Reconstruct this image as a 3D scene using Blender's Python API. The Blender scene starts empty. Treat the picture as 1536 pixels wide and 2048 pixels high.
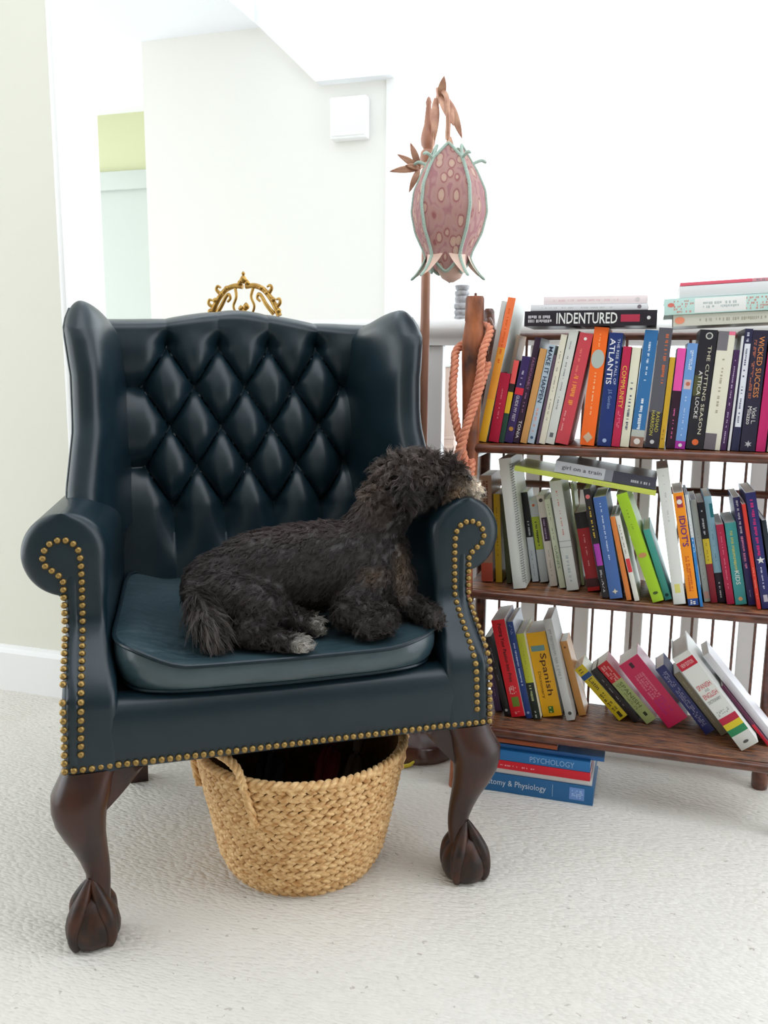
import bpy, bmesh, math, random
import numpy as np
from mathutils import Matrix, Vector

# ------------------------------------------------------------------ camera, sky, exposure
SC = bpy.context.scene
COL = SC.collection
F_PX, CAM_H = 1700.0, 0.92
down = Vector(((675.0 - 768.0) / F_PX, (11000.0 - 1024.0) / F_PX, 1.0)).normalized()   # in camera axes (right, down, forward)
up_c = -down
fw = Vector((0, 0, 1)); Yc = (fw - up_c * fw.dot(up_c)).normalized(); Xc = Yc.cross(up_c)
rows = (Xc, Yc, up_c)
right_w = Vector([r.x for r in rows]); down_w = Vector([r.y for r in rows]); fwd_w = Vector([r.z for r in rows])
cam_data = bpy.data.cameras.new('camera')
cam = bpy.data.objects.new('camera', cam_data); COL.objects.link(cam)
cam_data.sensor_fit = 'VERTICAL'; cam_data.sensor_height = 36.0; cam_data.lens = F_PX / 2048.0 * 36.0
cam_data.clip_start = 0.01
M = Matrix.Identity(4)
for i in range(3):
    M[i][0] = right_w[i]; M[i][1] = -down_w[i]; M[i][2] = -fwd_w[i]
M[2][3] = CAM_H
cam.matrix_world = M
SC.camera = cam

world = bpy.data.worlds.new('world'); SC.world = world; world.use_nodes = True
bgn = world.node_tree.nodes['Background']
bgn.inputs['Color'].default_value = (0.90, 0.955, 1.0, 1); bgn.inputs['Strength'].default_value = 2.6
SC.view_settings.view_transform = 'Standard'; SC.view_settings.look = 'None'
SC.view_settings.exposure = 0.18; SC.view_settings.gamma = 1.0
SC.view_settings.use_curve_mapping = False

RND = random.Random(7)
HOUSE = math.radians(-17.3)      # the room's axes: u along the railing, v away from the viewer
CHAIR_ANG = math.radians(16.94)
CHAIR_O = (-0.1465, 1.31, 0.0)

# ------------------------------------------------------------------ materials
def lin(c):
    return tuple(((x / 255.0) / 12.92 if x <= 10 else (((x / 255.0) + 0.055) / 1.055) ** 2.4) for x in c)

def node(nt, t, **kw):
    n = nt.nodes.new(t)
    for k, v in kw.items(): setattr(n, k, v)
    return n

def pmat(name, rgb, rough=0.5, spec=0.5, metal=0.0, noise=None, bump=None, coat=0.0, sheen=0.0, raw=False):
    """noise=(scale, amount, rgb2) mixes a second colour by noise; bump=(scale, strength, distance)"""
    m = bpy.data.materials.new(name); m.use_nodes = True
    nt = m.node_tree; b = nt.nodes['Principled BSDF']
    c = rgb if raw else lin(rgb)
    b.inputs['Base Color'].default_value = (*c, 1); b.inputs['Roughness'].default_value = rough
    b.inputs['Specular IOR Level'].default_value = spec; b.inputs['Metallic'].default_value = metal
    b.inputs['Coat Weight'].default_value = coat; b.inputs['Coat Roughness'].default_value = 0.22; b.inputs['Sheen Roughness'].default_value = 0.35; b.inputs['Sheen Tint'].default_value = (0.75, 0.88, 1.0, 1); b.inputs['Sheen Weight'].default_value = sheen
    tc = None
    if noise or bump: tc = node(nt, 'ShaderNodeTexCoord')
    if noise:
        sc, amt, c2 = noise
        n = node(nt, 'ShaderNodeTexNoise'); n.inputs['Detail'].default_value = 5
        mp = node(nt, 'ShaderNodeMapping')
        mp.inputs['Scale'].default_value = sc if isinstance(sc, tuple) else (sc, sc, sc)
        nt.links.new(tc.outputs['Object'], mp.inputs['Vector']); nt.links.new(mp.outputs['Vector'], n.inputs['Vector'])
        n.inputs['Scale'].default_value = 1.0
        r = node(nt, 'ShaderNodeValToRGB'); r.color_ramp.elements[0].position = 0.38; r.color_ramp.elements[1].position = 0.66
        nt.links.new(n.outputs['Fac'], r.inputs['Fac'])
        mx = node(nt, 'ShaderNodeMix', data_type='RGBA')
        mul = node(nt, 'ShaderNodeMath', operation='MULTIPLY'); mul.inputs[1].default_value = amt
        nt.links.new(r.outputs['Color'], mul.inputs[0]); nt.links.new(mul.outputs[0], mx.inputs['Factor'])
        mx.inputs['A'].default_value = (*c, 1); mx.inputs['B'].default_value = (*(c2 if raw else lin(c2)), 1)
        nt.links.new(mx.outputs['Result'], b.inputs['Base Color'])
    if bump:
        sc, st, di = bump
        n2 = node(nt, 'ShaderNodeTexNoise'); n2.inputs['Detail'].default_value = 3
        mp2 = node(nt, 'ShaderNodeMapping')
        mp2.inputs['Scale'].default_value = sc if isinstance(sc, tuple) else (sc, sc, sc)
        nt.links.new(tc.outputs['Object'], mp2.inputs['Vector']); nt.links.new(mp2.outputs['Vector'], n2.inputs['Vector'])
        n2.inputs['Scale'].default_value = 1.0
        bp = node(nt, 'ShaderNodeBump'); bp.inputs['Strength'].default_value = st; bp.inputs['Distance'].default_value = di
        nt.links.new(n2.outputs['Fac'], bp.inputs['Height']); nt.links.new(bp.outputs['Normal'], b.inputs['Normal'])
    return m

_flat = {}
def flat(rgb, rough=0.45):
    k = (tuple(rgb), rough)
    if k not in _flat: _flat[k] = pmat('print_%d_%d_%d' % tuple(rgb), rgb, rough, 0.4)
    return _flat[k]

def carpet_mat():
    m = bpy.data.materials.new('loop_pile_carpet'); m.use_nodes = True
    nt = m.node_tree; b = nt.nodes['Principled BSDF']; b.inputs['Roughness'].default_value = 0.95
    b.inputs['Specular IOR Level'].default_value = 0.1
    tc = node(nt, 'ShaderNodeTexCoord')
    mp = node(nt, 'ShaderNodeMapping'); mp.inputs['Scale'].default_value = (84, 200, 60); mp.inputs['Rotation'].default_value = (0, 0, 0.12)
    nt.links.new(tc.outputs['Object'], mp.inputs['Vector'])
    v = node(nt, 'ShaderNodeTexVoronoi'); v.inputs['Scale'].default_value = 1.0
    nt.links.new(mp.outputs['Vector'], v.inputs['Vector'])
    nz = node(nt, 'ShaderNodeTexNoise'); nz.inputs['Scale'].default_value = 260; nz.inputs['Detail'].default_value = 3
    nt.links.new(tc.outputs['Object'], nz.inputs['Vector'])
    add = node(nt, 'ShaderNodeMath', operation='MULTIPLY_ADD'); add.inputs[1].default_value = 0.15
    nt.links.new(nz.outputs['Fac'], add.inputs[0]); 
    inv = node(nt, 'ShaderNodeMath', operation='SUBTRACT'); inv.inputs[0].default_value = 1.0
    nt.links.new(v.outputs['Distance'], inv.inputs[1]); nt.links.new(inv.outputs[0], add.inputs[2])
    bp = node(nt, 'ShaderNodeBump'); bp.inputs['Strength'].default_value = 0.7; bp.inputs['Distance'].default_value = 0.0045
    nt.links.new(add.outputs[0], bp.inputs['Height']); nt.links.new(bp.outputs['Normal'], b.inputs['Normal'])
    # cream wool with sparse grey-brown flecks
    big = node(nt, 'ShaderNodeTexNoise'); big.inputs['Scale'].default_value = 3.0
    nt.links.new(tc.outputs['Object'], big.inputs['Vector'])
    mx0 = node(nt, 'ShaderNodeMix', data_type='RGBA')
    mx0.inputs['A'].default_value = (*lin((232, 228, 222)), 1); mx0.inputs['B'].default_value = (*lin((222, 216, 206)), 1)
    nt.links.new(big.outputs['Fac'], mx0.inputs['Factor'])
    v2 = node(nt, 'ShaderNodeTexVoronoi'); v2.inputs['Scale'].default_value = 75
    mpf = node(nt, 'ShaderNodeMapping'); mpf.inputs['Scale'].default_value = (0.7, 1.5, 1.0)
    dn = node(nt, 'ShaderNodeTexNoise'); dn.inputs['Scale'].default_value = 90
    nt.links.new(tc.outputs['Object'], dn.inputs['Vector'])
    dmx = node(nt, 'ShaderNodeMix', data_type='VECTOR'); dmx.inputs['Factor'].default_value = 0.02
    nt.links.new(tc.outputs['Object'], dmx.inputs['A']); nt.links.new(dn.outputs['Color'], dmx.inputs['B'])
    nt.links.new(dmx.outputs['Result'], mpf.inputs['Vector']); nt.links.new(mpf.outputs['Vector'], v2.inputs['Vector'])
    lt = node(nt, 'ShaderNodeMath', operation='LESS_THAN'); lt.inputs[1].default_value = 0.22
    nt.links.new(v2.outputs['Distance'], lt.inputs[0])
    sep = node(nt, 'ShaderNodeSeparateColor'); nt.links.new(v2.outputs['Color'], sep.inputs['Color'])
    lt2 = node(nt, 'ShaderNodeMath', operation='LESS_THAN'); lt2.inputs[1].default_value = 0.10
    nt.links.new(sep.outputs['Red'], lt2.inputs[0])
    mu = node(nt, 'ShaderNodeMath', operation='MULTIPLY'); nt.links.new(lt.outputs[0], mu.inputs[0]); nt.links.new(lt2.outputs[0], mu.inputs[1])
    mu2 = node(nt, 'ShaderNodeMath', operation='MULTIPLY'); mu2.inputs[1].default_value = 0.42; nt.links.new(mu.outputs[0], mu2.inputs[0])
    mx = node(nt, 'ShaderNodeMix', data_type='RGBA'); mx.inputs['B'].default_value = (*lin((140, 122, 112)), 1)
    nt.links.new(mu2.outputs[0], mx.inputs['Factor']); nt.links.new(mx0.outputs['Result'], mx.inputs['A'])
    nt.links.new(mx.outputs['Result'], b.inputs['Base Color'])
    return m

MAT = {}
MAT['carpet'] = carpet_mat()
MAT['sage'] = pmat('sage_wall_paint', (230, 229, 217), 0.85, 0.2, bump=(90, 0.08, 0.002))
MAT['cream_wall'] = pmat('cream_wall_paint', (238, 236, 231), 0.85, 0.2, bump=(90, 0.06, 0.002))
MAT['yellow_wall'] = pmat('pale_yellow_wall_paint', (204, 206, 168), 0.85, 0.2, bump=(90, 0.06, 0.002))
MAT['taupe'] = pmat('dim_unseen_wall', (176, 170, 156), 0.85, 0.2, bump=(90, 0.06, 0.002))  # for unseen walls; mid-tone chosen to dim light bounced onto the chair front
MAT['white_paint'] = pmat('white_gloss_paint', (243, 243, 242), 0.35, 0.4, bump=(40, 0.03, 0.001))
MAT['door_paint'] = pmat('grey_white_door_paint', (194, 200, 192), 0.5, 0.3, bump=(40, 0.03, 0.001))
MAT['ceiling'] = pmat('ceiling_paint', (244, 246, 248), 0.9, 0.2, bump=(120, 0.05, 0.002))
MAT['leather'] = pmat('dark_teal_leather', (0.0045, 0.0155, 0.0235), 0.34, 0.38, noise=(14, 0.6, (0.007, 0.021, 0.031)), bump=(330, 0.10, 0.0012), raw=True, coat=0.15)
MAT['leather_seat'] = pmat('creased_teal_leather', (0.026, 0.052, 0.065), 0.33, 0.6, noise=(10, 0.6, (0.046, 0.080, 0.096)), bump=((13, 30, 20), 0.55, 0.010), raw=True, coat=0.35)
MAT['dark_cloth'] = pmat('black_underlining', (18, 18, 20), 0.9, 0.2, bump=(200, 0.2, 0.001))
MAT['brass'] = pmat('antique_brass', (164, 136, 82), 0.38, 0.5, 0.85, noise=(300, 0.55, (110, 78, 36)))
MAT['mahogany'] = pmat('dark_mahogany', (40, 21, 18), 0.34, 0.42, noise=((30, 30, 9), 0.7, (70, 34, 22)), bump=((60, 60, 12), 0.06, 0.001), coat=0.15)
MAT['foot_wood'] = pmat('worn_mahogany', (32, 21, 18), 0.42, 0.4, noise=((45, 45, 30), 0.75, (80, 42, 25)), bump=((60, 60, 30), 0.15, 0.002))
MAT['shelf_wood'] = pmat('dark_bamboo', (112, 64, 46), 0.25, 0.5, noise=((20, 60, 60), 0.7, (46, 25, 20)), bump=((20, 90, 90), 0.1, 0.001), coat=0.25)
MAT['reed'] = pmat('varnished_reed', (150, 92, 52), 0.2, 0.55, noise=((24, 150, 40), 0.85, (46, 24, 14)), bump=((30, 160, 60), 0.15, 0.001), coat=0.3)
MAT['bark'] = pmat('bark_mottled_pole', (176, 104, 66), 0.5, 0.4, noise=((26, 26, 11), 0.95, (52, 28, 26)), bump=((60, 60, 14), 0.4, 0.003))
MAT['rope'] = pmat('salmon_rope', (224, 150, 118), 0.7, 0.3, noise=(140, 0.6, (196, 104, 82)), bump=(500, 0.4, 0.001), sheen=0.2)
MAT['straw'] = pmat('seagrass', (238, 200, 146), 0.62, 0.35, noise=((75, 75, 120), 0.95, (190, 138, 82)), bump=((220, 220, 420), 0.35, 0.0015))
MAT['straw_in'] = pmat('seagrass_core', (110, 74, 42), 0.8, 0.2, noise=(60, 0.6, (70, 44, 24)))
MAT['page'] = pmat('book_pages', (232, 228, 220), 0.85, 0.2, bump=((3, 3, 3), 0.05, 0.001))
MAT['gilt'] = pmat('gilt_gesso', (196, 158, 84), 0.38, 0.5, 0.75, noise=(60, 0.7, (140, 96, 40)), bump=(120, 0.3, 0.002))
MAT['mirror'] = pmat('mirror_glass', (225, 228, 228), 0.03, 0.5, 1.0)
MAT['bronze'] = pmat('rose_bronze', (192, 148, 122), 0.4, 0.5, 0.3, noise=(40, 0.7, (146, 98, 82)))
MAT['pole_wood'] = pmat('turned_brown_wood', (176, 126, 102), 0.4, 0.5, noise=((40, 40, 10), 0.6, (134, 88, 70)))
MAT['base_wood'] = pmat('polished_dark_base', (84, 50, 40), 0.22, 0.6, noise=(20, 0.5, (52, 30, 26)), coat=0.5)
MAT['braid'] = pmat('sage_braid', (172, 190, 178), 0.7, 0.3, noise=(500, 0.6, (126, 150, 138)), bump=(900, 0.5, 0.001))
MAT['peach'] = pmat('peach_silk', (228, 196, 180), 0.6, 0.4, noise=(20, 0.5, (214, 172, 156)))
MAT['stone'] = pmat('pale_grey_resin', (196, 198, 202), 0.6, 0.3, noise=(120, 0.7, (150, 152, 158)), bump=(200, 0.4, 0.002))
MAT['chime'] = pmat('white_plastic', (240, 240, 238), 0.4, 0.4, bump=(60, 0.02, 0.001))
MAT['pink_wood'] = pmat('pale_pink_wood', (206, 182, 170), 0.6, 0.3, noise=((20, 20, 4), 0.6, (190, 162, 150)))
MAT['yellow_toy'] = pmat('yellow_rubber', (226, 206, 60), 0.5, 0.4, noise=(60, 0.3, (206, 180, 40)))
MAT['umb_dark'] = pmat('black_umbrella_nylon', (26, 24, 34), 0.6, 0.3, bump=(60, 0.3, 0.003))
MAT['umb_red'] = pmat('maroon_umbrella_nylon', (112, 24, 34), 0.6, 0.3, bump=(60, 0.3, 0.003))
MAT['umb_brown'] = pmat('brown_cane_wood', (98, 78, 66), 0.45, 0.4, noise=((40, 40, 8), 0.5, (70, 52, 44)))
MAT['eye'] = pmat('dark_wet_eye', (14, 10, 9), 0.08, 0.6, noise=(20, 0.2, (24, 14, 10)))
MAT['nose'] = pmat('black_dog_nose', (22, 19, 20), 0.3, 0.5, bump=(400, 0.4, 0.001))

def glass_mat():
    m = bpy.data.materials.new('window_glass'); m.use_nodes = True
    nt = m.node_tree; nt.nodes.remove(nt.nodes['Principled BSDF'])
    out = nt.nodes['Material Output']
    t = node(nt, 'ShaderNodeBsdfTransparent'); t.inputs['Color'].default_value = (0.97, 0.985, 0.98, 1)
    g = node(nt, 'ShaderNodeBsdfGlossy'); g.inputs['Roughness'].default_value = 0.02
    mx = node(nt, 'ShaderNodeMixShader'); mx.inputs['Fac'].default_value = 0.05
    nt.links.new(t.outputs[0], mx.inputs[1]); nt.links.new(g.outputs[0], mx.inputs[2]); nt.links.new(mx.outputs[0], out.inputs['Surface'])
    return m
MAT['glass'] = glass_mat()

def shade_mat():
    m = bpy.data.materials.new('paisley_shade_fabric'); m.use_nodes = True
    nt = m.node_tree; b = nt.nodes['Principled BSDF']; b.inputs['Roughness'].default_value = 0.75
    tc = node(nt, 'ShaderNodeTexCoord')
    mp = node(nt, 'ShaderNodeMapping'); mp.inputs['Scale'].default_value = (52, 52, 26)
    nt.links.new(tc.outputs['Object'], mp.inputs['Vector'])
    nz = node(nt, 'ShaderNodeTexNoise'); nz.inputs['Scale'].default_value = 1.9; nz.inputs['Detail'].default_value = 2
    nt.links.new(mp.outputs['Vector'], nz.inputs['Vector'])
    addv = node(nt, 'ShaderNodeMix', data_type='VECTOR'); addv.inputs['Factor'].default_value = 0.14
    nt.links.new(mp.outputs['Vector'], addv.inputs['A']); nt.links.new(nz.outputs['Color'], addv.inputs['B'])
    v = node(nt, 'ShaderNodeTexVoronoi'); v.inputs['Scale'].default_value = 1.15
    nt.links.new(addv.outputs['Result'], v.inputs['Vector'])
    r = node(nt, 'ShaderNodeValToRGB'); e = r.color_ramp.elements
    e[0].position = 0.0; e[0].color = (*lin((222, 196, 176)), 1); e[1].position = 1.0; e[1].color = (*lin((190, 146, 152)), 1)
    for p, c in ((0.30, (214, 184, 168)), (0.36, (168, 104, 110)), (0.44, (196, 156, 148)), (0.62, (200, 162, 158)), (0.75, (184, 134, 138))):
        q = r.color_ramp.elements.new(p); q.color = (*lin(c), 1)
    nt.links.new(v.outputs['Distance'], r.inputs['Fac']); nt.links.new(r.outputs['Color'], b.inputs['Base Color'])
    tr = node(nt, 'ShaderNodeBsdfTranslucent'); nt.links.new(r.outputs['Color'], tr.inputs['Color'])
    mx = node(nt, 'ShaderNodeMixShader'); mx.inputs['Fac'].default_value = 0.4
    out = nt.nodes['Material Output']
    nt.links.new(b.outputs[0], mx.inputs[1]); nt.links.new(tr.outputs[0], mx.inputs[2]); nt.links.new(mx.outputs[0], out.inputs['Surface'])
    return m
MAT['shade'] = shade_mat()

# ------------------------------------------------------------------ mesh helpers
class MB:
    def __init__(s): s.v = []; s.f = []
    def add(s, vs, fs):
        o = len(s.v); s.v += [tuple(p) for p in vs]; s.f += [tuple(i + o for i in f) for f in fs]; return s
    def box(s, a, b):
        x0, y0, z0 = a; x1, y1, z1 = b
        return s.add([(x0, y0, z0), (x1, y0, z0), (x1, y1, z0), (x0, y1, z0), (x0, y0, z1), (x1, y0, z1), (x1, y1, z1), (x0, y1, z1)],
                     [(0, 3, 2, 1), (4, 5, 6, 7), (0, 1, 5, 4), (1, 2, 6, 5), (2, 3, 7, 6), (3, 0, 4, 7)])
    def rbox(s, a, b, r=0.004, seg=2):
        bm = bmesh.new(); bmesh.ops.create_cube(bm, size=1.0)
        for w in bm.verts: w.co = Vector([(a[i] + b[i]) / 2 + w.co[i] * (b[i] - a[i]) for i in range(3)])
        bmesh.ops.bevel(bm, geom=list(bm.edges), offset=r, segments=seg, profile=0.5, affect='EDGES')
        bm.verts.index_update(); s.add([w.co[:] for w in bm.verts], [[w.index for w in f.verts] for f in bm.faces]); bm.free(); return s
    def loft(s, rings, cap0=True, cap1=True, closed=True):
        n = len(rings[0]); vs = [p for r in rings for p in r]; fs = []
        for i in range(len(rings) - 1):
            for j in range(n if closed else n - 1):
                k = (j + 1) % n
                fs.append((i * n + j, i * n + k, (i + 1) * n + k, (i + 1) * n + j))
        if cap0: fs.append(tuple(reversed(range(n))))
        if cap1: fs.append(tuple(range((len(rings) - 1) * n, len(rings) * n)))
        return s.add(vs, fs)
    def lathe(s, prof, c=(0, 0), n=20, axis='z'):
        rings = []
        for r, z in prof:
            rings.append([(c[0] + r * math.cos(2 * math.pi * j / n), c[1] + r * math.sin(2 * math.pi * j / n), z) for j in range(n)])
        return s.loft(rings)
    def tube(s, pts, rad, n=10, caps=True, up=None):
        pts = [Vector(p) for p in pts]; rings = []
        m = len(pts); rr = rad if isinstance(rad, (list, tuple)) else [rad] * m
        t0 = (pts[1] - pts[0]).normalized()
        ref = Vector(up) if up else (Vector((0, 0, 1)) if abs(t0.z) < 0.9 else Vector((1, 0, 0)))
        nrm = (ref - t0 * ref.dot(t0)).normalized()
        for i in range(m):
            t = (pts[min(i + 1, m - 1)] - pts[max(i - 1, 0)]).normalized()
            nrm = (nrm - t * nrm.dot(t)).normalized(); bi = t.cross(nrm)
            rings.append([pts[i] + (nrm * math.cos(2 * math.pi * j / n) + bi * math.sin(2 * math.pi * j / n)) * rr[i] for j in range(n)])
        return s.loft([[p[:] for p in r] for r in rings], caps, caps)
    def grid(s, P):
        R, Cn = len(P), len(P[0])
        return s.add([p for r in P for p in r], [(i * Cn + j, i * Cn + j + 1, (i + 1) * Cn + j + 1, (i + 1) * Cn + j) for i in range(R - 1) for j in range(Cn - 1)])
    def mesh(s, name, mat, smooth=True, sharp=40):
        me = bpy.data.meshes.new(name); me.from_pydata(s.v, [], s.f); me.validate()
        bm = bmesh.new(); bm.from_mesh(me); bmesh.ops.recalc_face_normals(bm, faces=bm.faces); bm.to_mesh(me); bm.free()
        if smooth:
            me.polygons.foreach_set('use_smooth', [True] * len(me.polygons))
            me.set_sharp_from_angle(angle=math.radians(sharp))
        if mat: me.materials.append(MAT[mat] if isinstance(mat, str) else mat)
        return me
    def build(s, name, mat, parent=None, smooth=True, sharp=40):
        return link(name, s.mesh(name, mat, smooth, sharp), parent)

def link(name, me, parent=None):
    o = bpy.data.objects.new(name, me); COL.objects.link(o)
    if parent: o.parent = parent
    return o
def tag(o, label=None, cat=None, group=None, kind=None):
    for k, v in (('label', label), ('category', cat), ('group', group), ('kind', kind)):
        if v: o[k] = v
    return o
def thing(name, label, cat, loc=(0, 0, 0), rz=0.0, group=None):
    o = bpy.data.objects.new(name, None); COL.objects.link(o); o.location = loc; o.rotation_euler = (0, 0, rz)
    o.empty_display_size = 0.05
    return tag(o, label, cat, group)
def struct(name, mb, mat, smooth=False, parent=None):
    o = mb.build(name, mat, parent, smooth)
    if not parent: o.rotation_euler = (0, 0, HOUSE); tag(o, kind='structure')
    return o
def spline(pts, n):
    """Catmull-Rom through pts, n samples"""
    P = [Vector(p) for p in pts]; P = [P[0] * 2 - P[1]] + P + [P[-1] * 2 - P[-2]]
    out = []; segs = len(P) - 3
    for i in range(n):
        x = i / (n - 1) * segs; k = min(int(x), segs - 1); t = x - k
        a, b, c, d = P[k:k + 4]
        out.append(0.5 * ((2 * b) + (c - a) * t + (2 * a - 5 * b + 4 * c - d) * t * t + (3 * b - a - 3 * c + d) * t ** 3))
    return out
def uvw(u, v, z=0.0):
    c, s = math.cos(HOUSE), math.sin(HOUSE)
    return (u * c - v * s, u * s + v * c, z)
def sstep(a, b, x):
    t = min(max((x - a) / (b - a), 0), 1); return t * t * (3 - 2 * t)
def interp(x, xs, ys): return float(np.interp(x, xs, ys))

# ------------------------------------------------------------------ the room
struct('floor', MB().box((-4.2, -2.6, -0.06), (2.2, 2.045, 0.0)), 'carpet')
struct('wall_left', MB().box((-4.2, 1.90, 0.0), (-1.462, 2.065, 2.6)), 'sage')
struct('trim_1', MB().rbox((-1.470, 1.898, 0.0), (-1.452, 2.067, 2.6), 0.003), 'white_paint', True)
bb = MB(); prof = [(1.90, 0), (1.884, 0), (1.884, 0.112), (1.888, 0.120), (1.893, 0.124), (1.895, 0.132), (1.90, 0.132)]
bb.loft([[(-4.2, y, z) for y, z in prof], [(-1.474, y, z) for y, z in prof]])
struct('baseboard_left', bb, 'white_paint')
cl = MB(); cl.box((-4.2, -2.6, 2.60), (2.2, 0.45, 2.70)); cl.box((-4.2, 0.45, 2.60), (-1.3, 2.066, 2.70)); cl.box((-1.3, 1.80, 2.60), (4.0, 2.066, 2.70))   # out of view; gap made to let sky light down on the chair
struct('ceiling', cl, 'ceiling')
struct('wall_header_unseen', MB().box((-4.2, 1.98, 2.50), (4.0, 2.066, 3.35)), 'ceiling')  # unseen; added to block sky light from the far wall
struct('wall_right_unseen', MB().box((2.2, -2.7, 0.0), (2.3, 0.6, 2.70)), 'taupe')  # unseen; added to close off light from the side
struct('wall_back_unseen', MB().box((-4.2, -2.7, 0.0), (2.2, -2.6, 2.70)), 'taupe')  # unseen; added to cut light from behind the camera
# the landing and stairwell beyond the railing
struct('floor_hall', MB().box((-4.2, 2.045, -1.40), (4.0, 5.4, -1.34)), 'base_wood')  # out of view; dark wood chosen to lower light bouncing in the hall
struct('wall_stairwell', MB().box((-4.2, 2.0, -1.34), (4.0, 2.04, -0.06)), 'white_paint')
wf = MB(); wf.box((-2.41, 3.8, -1.34), (-1.16, 3.9, 2.43)); wf.box((-2.41, 3.9, -1.34), (-2.31, 4.9, 2.43)); wf.box((-1.16, 3.8, -1.34), (4.0, 3.9, -0.91)); wf.box((2.66, 3.8, -0.91), (4.0, 3.9, 3.3))
struct('wall_far', wf, 'cream_wall')
wr = MB(); wr.box((-4.2, 4.78, 2.05), (-2.41, 4.9, 2.55)); wr.box((-4.2, 4.80, -1.34), (-2.41, 4.9, 2.05))
struct('wall_recess', wr, 'yellow_wall')
struct('door_1', MB().box((-3.7, 4.77, -1.34), (-2.52, 4.80, 1.98)), 'door_paint')
struct('trim_2', MB().rbox((-3.85, 4.74, 1.98), (-2.415, 4.79, 2.09), 0.006), 'door_paint', True)
struct('ceiling_hall', MB().box((-4.2, 2.066, 2.43), (-1.79, 4.9, 2.53)), 'ceiling')
bk = MB()   # sloped bulkhead in front of the far wall
struct('ceiling_stairwell_unseen', MB().box((-1.79, 2.066, 3.30), (4.0, 3.92, 3.40)), 'ceiling')  # unseen; added to keep sky light out of the hall
p2 = [(-2.57, 3.30), (-1.79, 2.43), (-1.50, 2.16), (-1.152, 2.16), (-1.152, 3.30)]
bk.loft([[(u, 3.74, z) for u, z in p2], [(u, 3.80, z) for u, z in p2]])
struct('wall_bulkhead', bk, 'ceiling')
wn = MB()
for a, b in (((-1.19, 3.79, -0.95), (-1.15, 3.91, 3.3)), ((2.6, 3.79, -0.95), (2.7, 3.91, 3.3)), ((-1.19, 3.79, 3.2), (2.7, 3.91, 3.3)), ((-1.19, 3.79, -0.95), (2.7, 3.91, -0.87))):
    wn.rbox(a, b, 0.006)
win = struct('window_1', wn, 'white_paint', True)
MB().box((-1.155, 3.80, -0.90), (2.605, 3.806, 3.21)).build('pane', 'glass', win, False)
struct('trim_3', MB().rbox((-1.45, 1.998, -0.06), (1.9, 2.06, 0.030), 0.004), 'white_paint', True)

# white balustrade
rail = thing('balustrade', 'white painted balustrade with square balusters running behind bookshelf and armchair', 'railing', uvw(0, 2.018), HOUSE)
hr = MB(); pr = [(-0.026, 0.972), (-0.026, 0.990), (-0.032, 0.996), (-0.036, 1.010), (-0.030, 1.026), (-0.016, 1.034), (0.016, 1.034), (0.030, 1.026), (0.036, 1.010), (0.032, 0.996), (0.026, 0.990), (0.026, 0.972)]
hr.loft([[(u, y, z) for y, z in pr] for u in (-1.448, 1.9)]); hr.build('handrail', 'white_paint', rail, True, 50)
MB().rbox((-1.448, -0.018, 0.030), (1.9, 0.018, 0.052), 0.003).build('bottom_rail', 'white_paint', rail)
bal = MB().rbox((-0.019, -0.017, 0.052), (0.019, 0.017, 0.972), 0.002, 1).mesh('baluster', 'white_paint', False)
k = 0
u = -0.50 - 0.1225 * 7
while u < 1.75:
    o = link('baluster', bal, rail); o.location = (u, 0, 0); u += 0.1225

# white box on the far wall, post in the stairwell
cb = thing('wall_box', 'small white box mounted on the pale far wall beyond the lamp', 'wall box', uvw(-1.35, 3.80, 1.915), HOUSE)
MB().rbox((-0.085, -0.055, 0), (0.085, 0, 0.175), 0.006).build('cover', 'chime', cb)
MB().rbox((-0.075, -0.058, 0.012), (0.075, -0.054, 0.030), 0.001, 1).build('grille', 'chime', cb)
sp = thing('stair_post', 'pale pink wooden post standing in the stairwell between balusters', 'post', uvw(-0.735, 3.2, -1.34), HOUSE)
MB().rbox((-0.018, -0.018, 0), (0.018, 0.018, 1.93), 0.003).build('shaft', 'pink_wood', sp)
MB().rbox((-0.021, -0.021, 1.93), (0.021, 0.021, 2.262), 0.003).build('upper_block', 'pink_wood', sp)
for z in (1.955, 1.99): MB().rbox((-0.024, -0.024, z), (0.024, 0.024, z + 0.012), 0.003).build('ring', 'pink_wood', sp)
MB().rbox((-0.026, -0.026, 2.262), (0.026, 0.026, 2.28), 0.005).build('cap', 'white_paint', sp)

# ------------------------------------------------------------------ wing armchair (local: x across, y towards its back, z up)
chair = thing('wing_armchair', 'dark teal leather wing armchair with buttoned back, brass nails and claw feet', 'armchair', CHAIR_O, CHAIR_ANG)
def taper(y): return 1.0 - 0.25 * max(0.0, y - 0.1)
def y_front(z):        # front plane of the arms: forward at the seat rail, set back above it
    return 0.10 * sstep(0.405, 0.525, z)
def tap(p): return (p[0] * taper(p[1]), p[1], p[2])

# seat base
base = MB()
base.loft([[tap(p) for p in ((-0.335, 0.02, z), (0.335, 0.02, z), (0.335, 0.60, z), (-0.335, 0.60, z))] for z in (0.302, 0.405)])
base.build('seat_frame', 'dark_cloth', chair, False)
ap = MB()      # front rail: padded leather, rounded along its top
prof = [(0.035, 0.300), (0.004, 0.300), (0.001, 0.303), (0.000, 0.33), (-0.002, 0.36), (0.000, 0.385), (0.005, 0.398), (0.014, 0.406), (0.030, 0.410), (0.05, 0.409)]
ap.loft([[(x, y + dy, z) for y, z in prof] for x, dy in [(-0.315, 0.012), (-0.30, 0.004)] + [(x, 0.002) for x in np.linspace(-0.28, 0.28, 9)] + [(0.30, 0.004), (0.315, 0.012)]])
ap.build('front_rail', 'leather', chair, True, 60)

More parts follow.
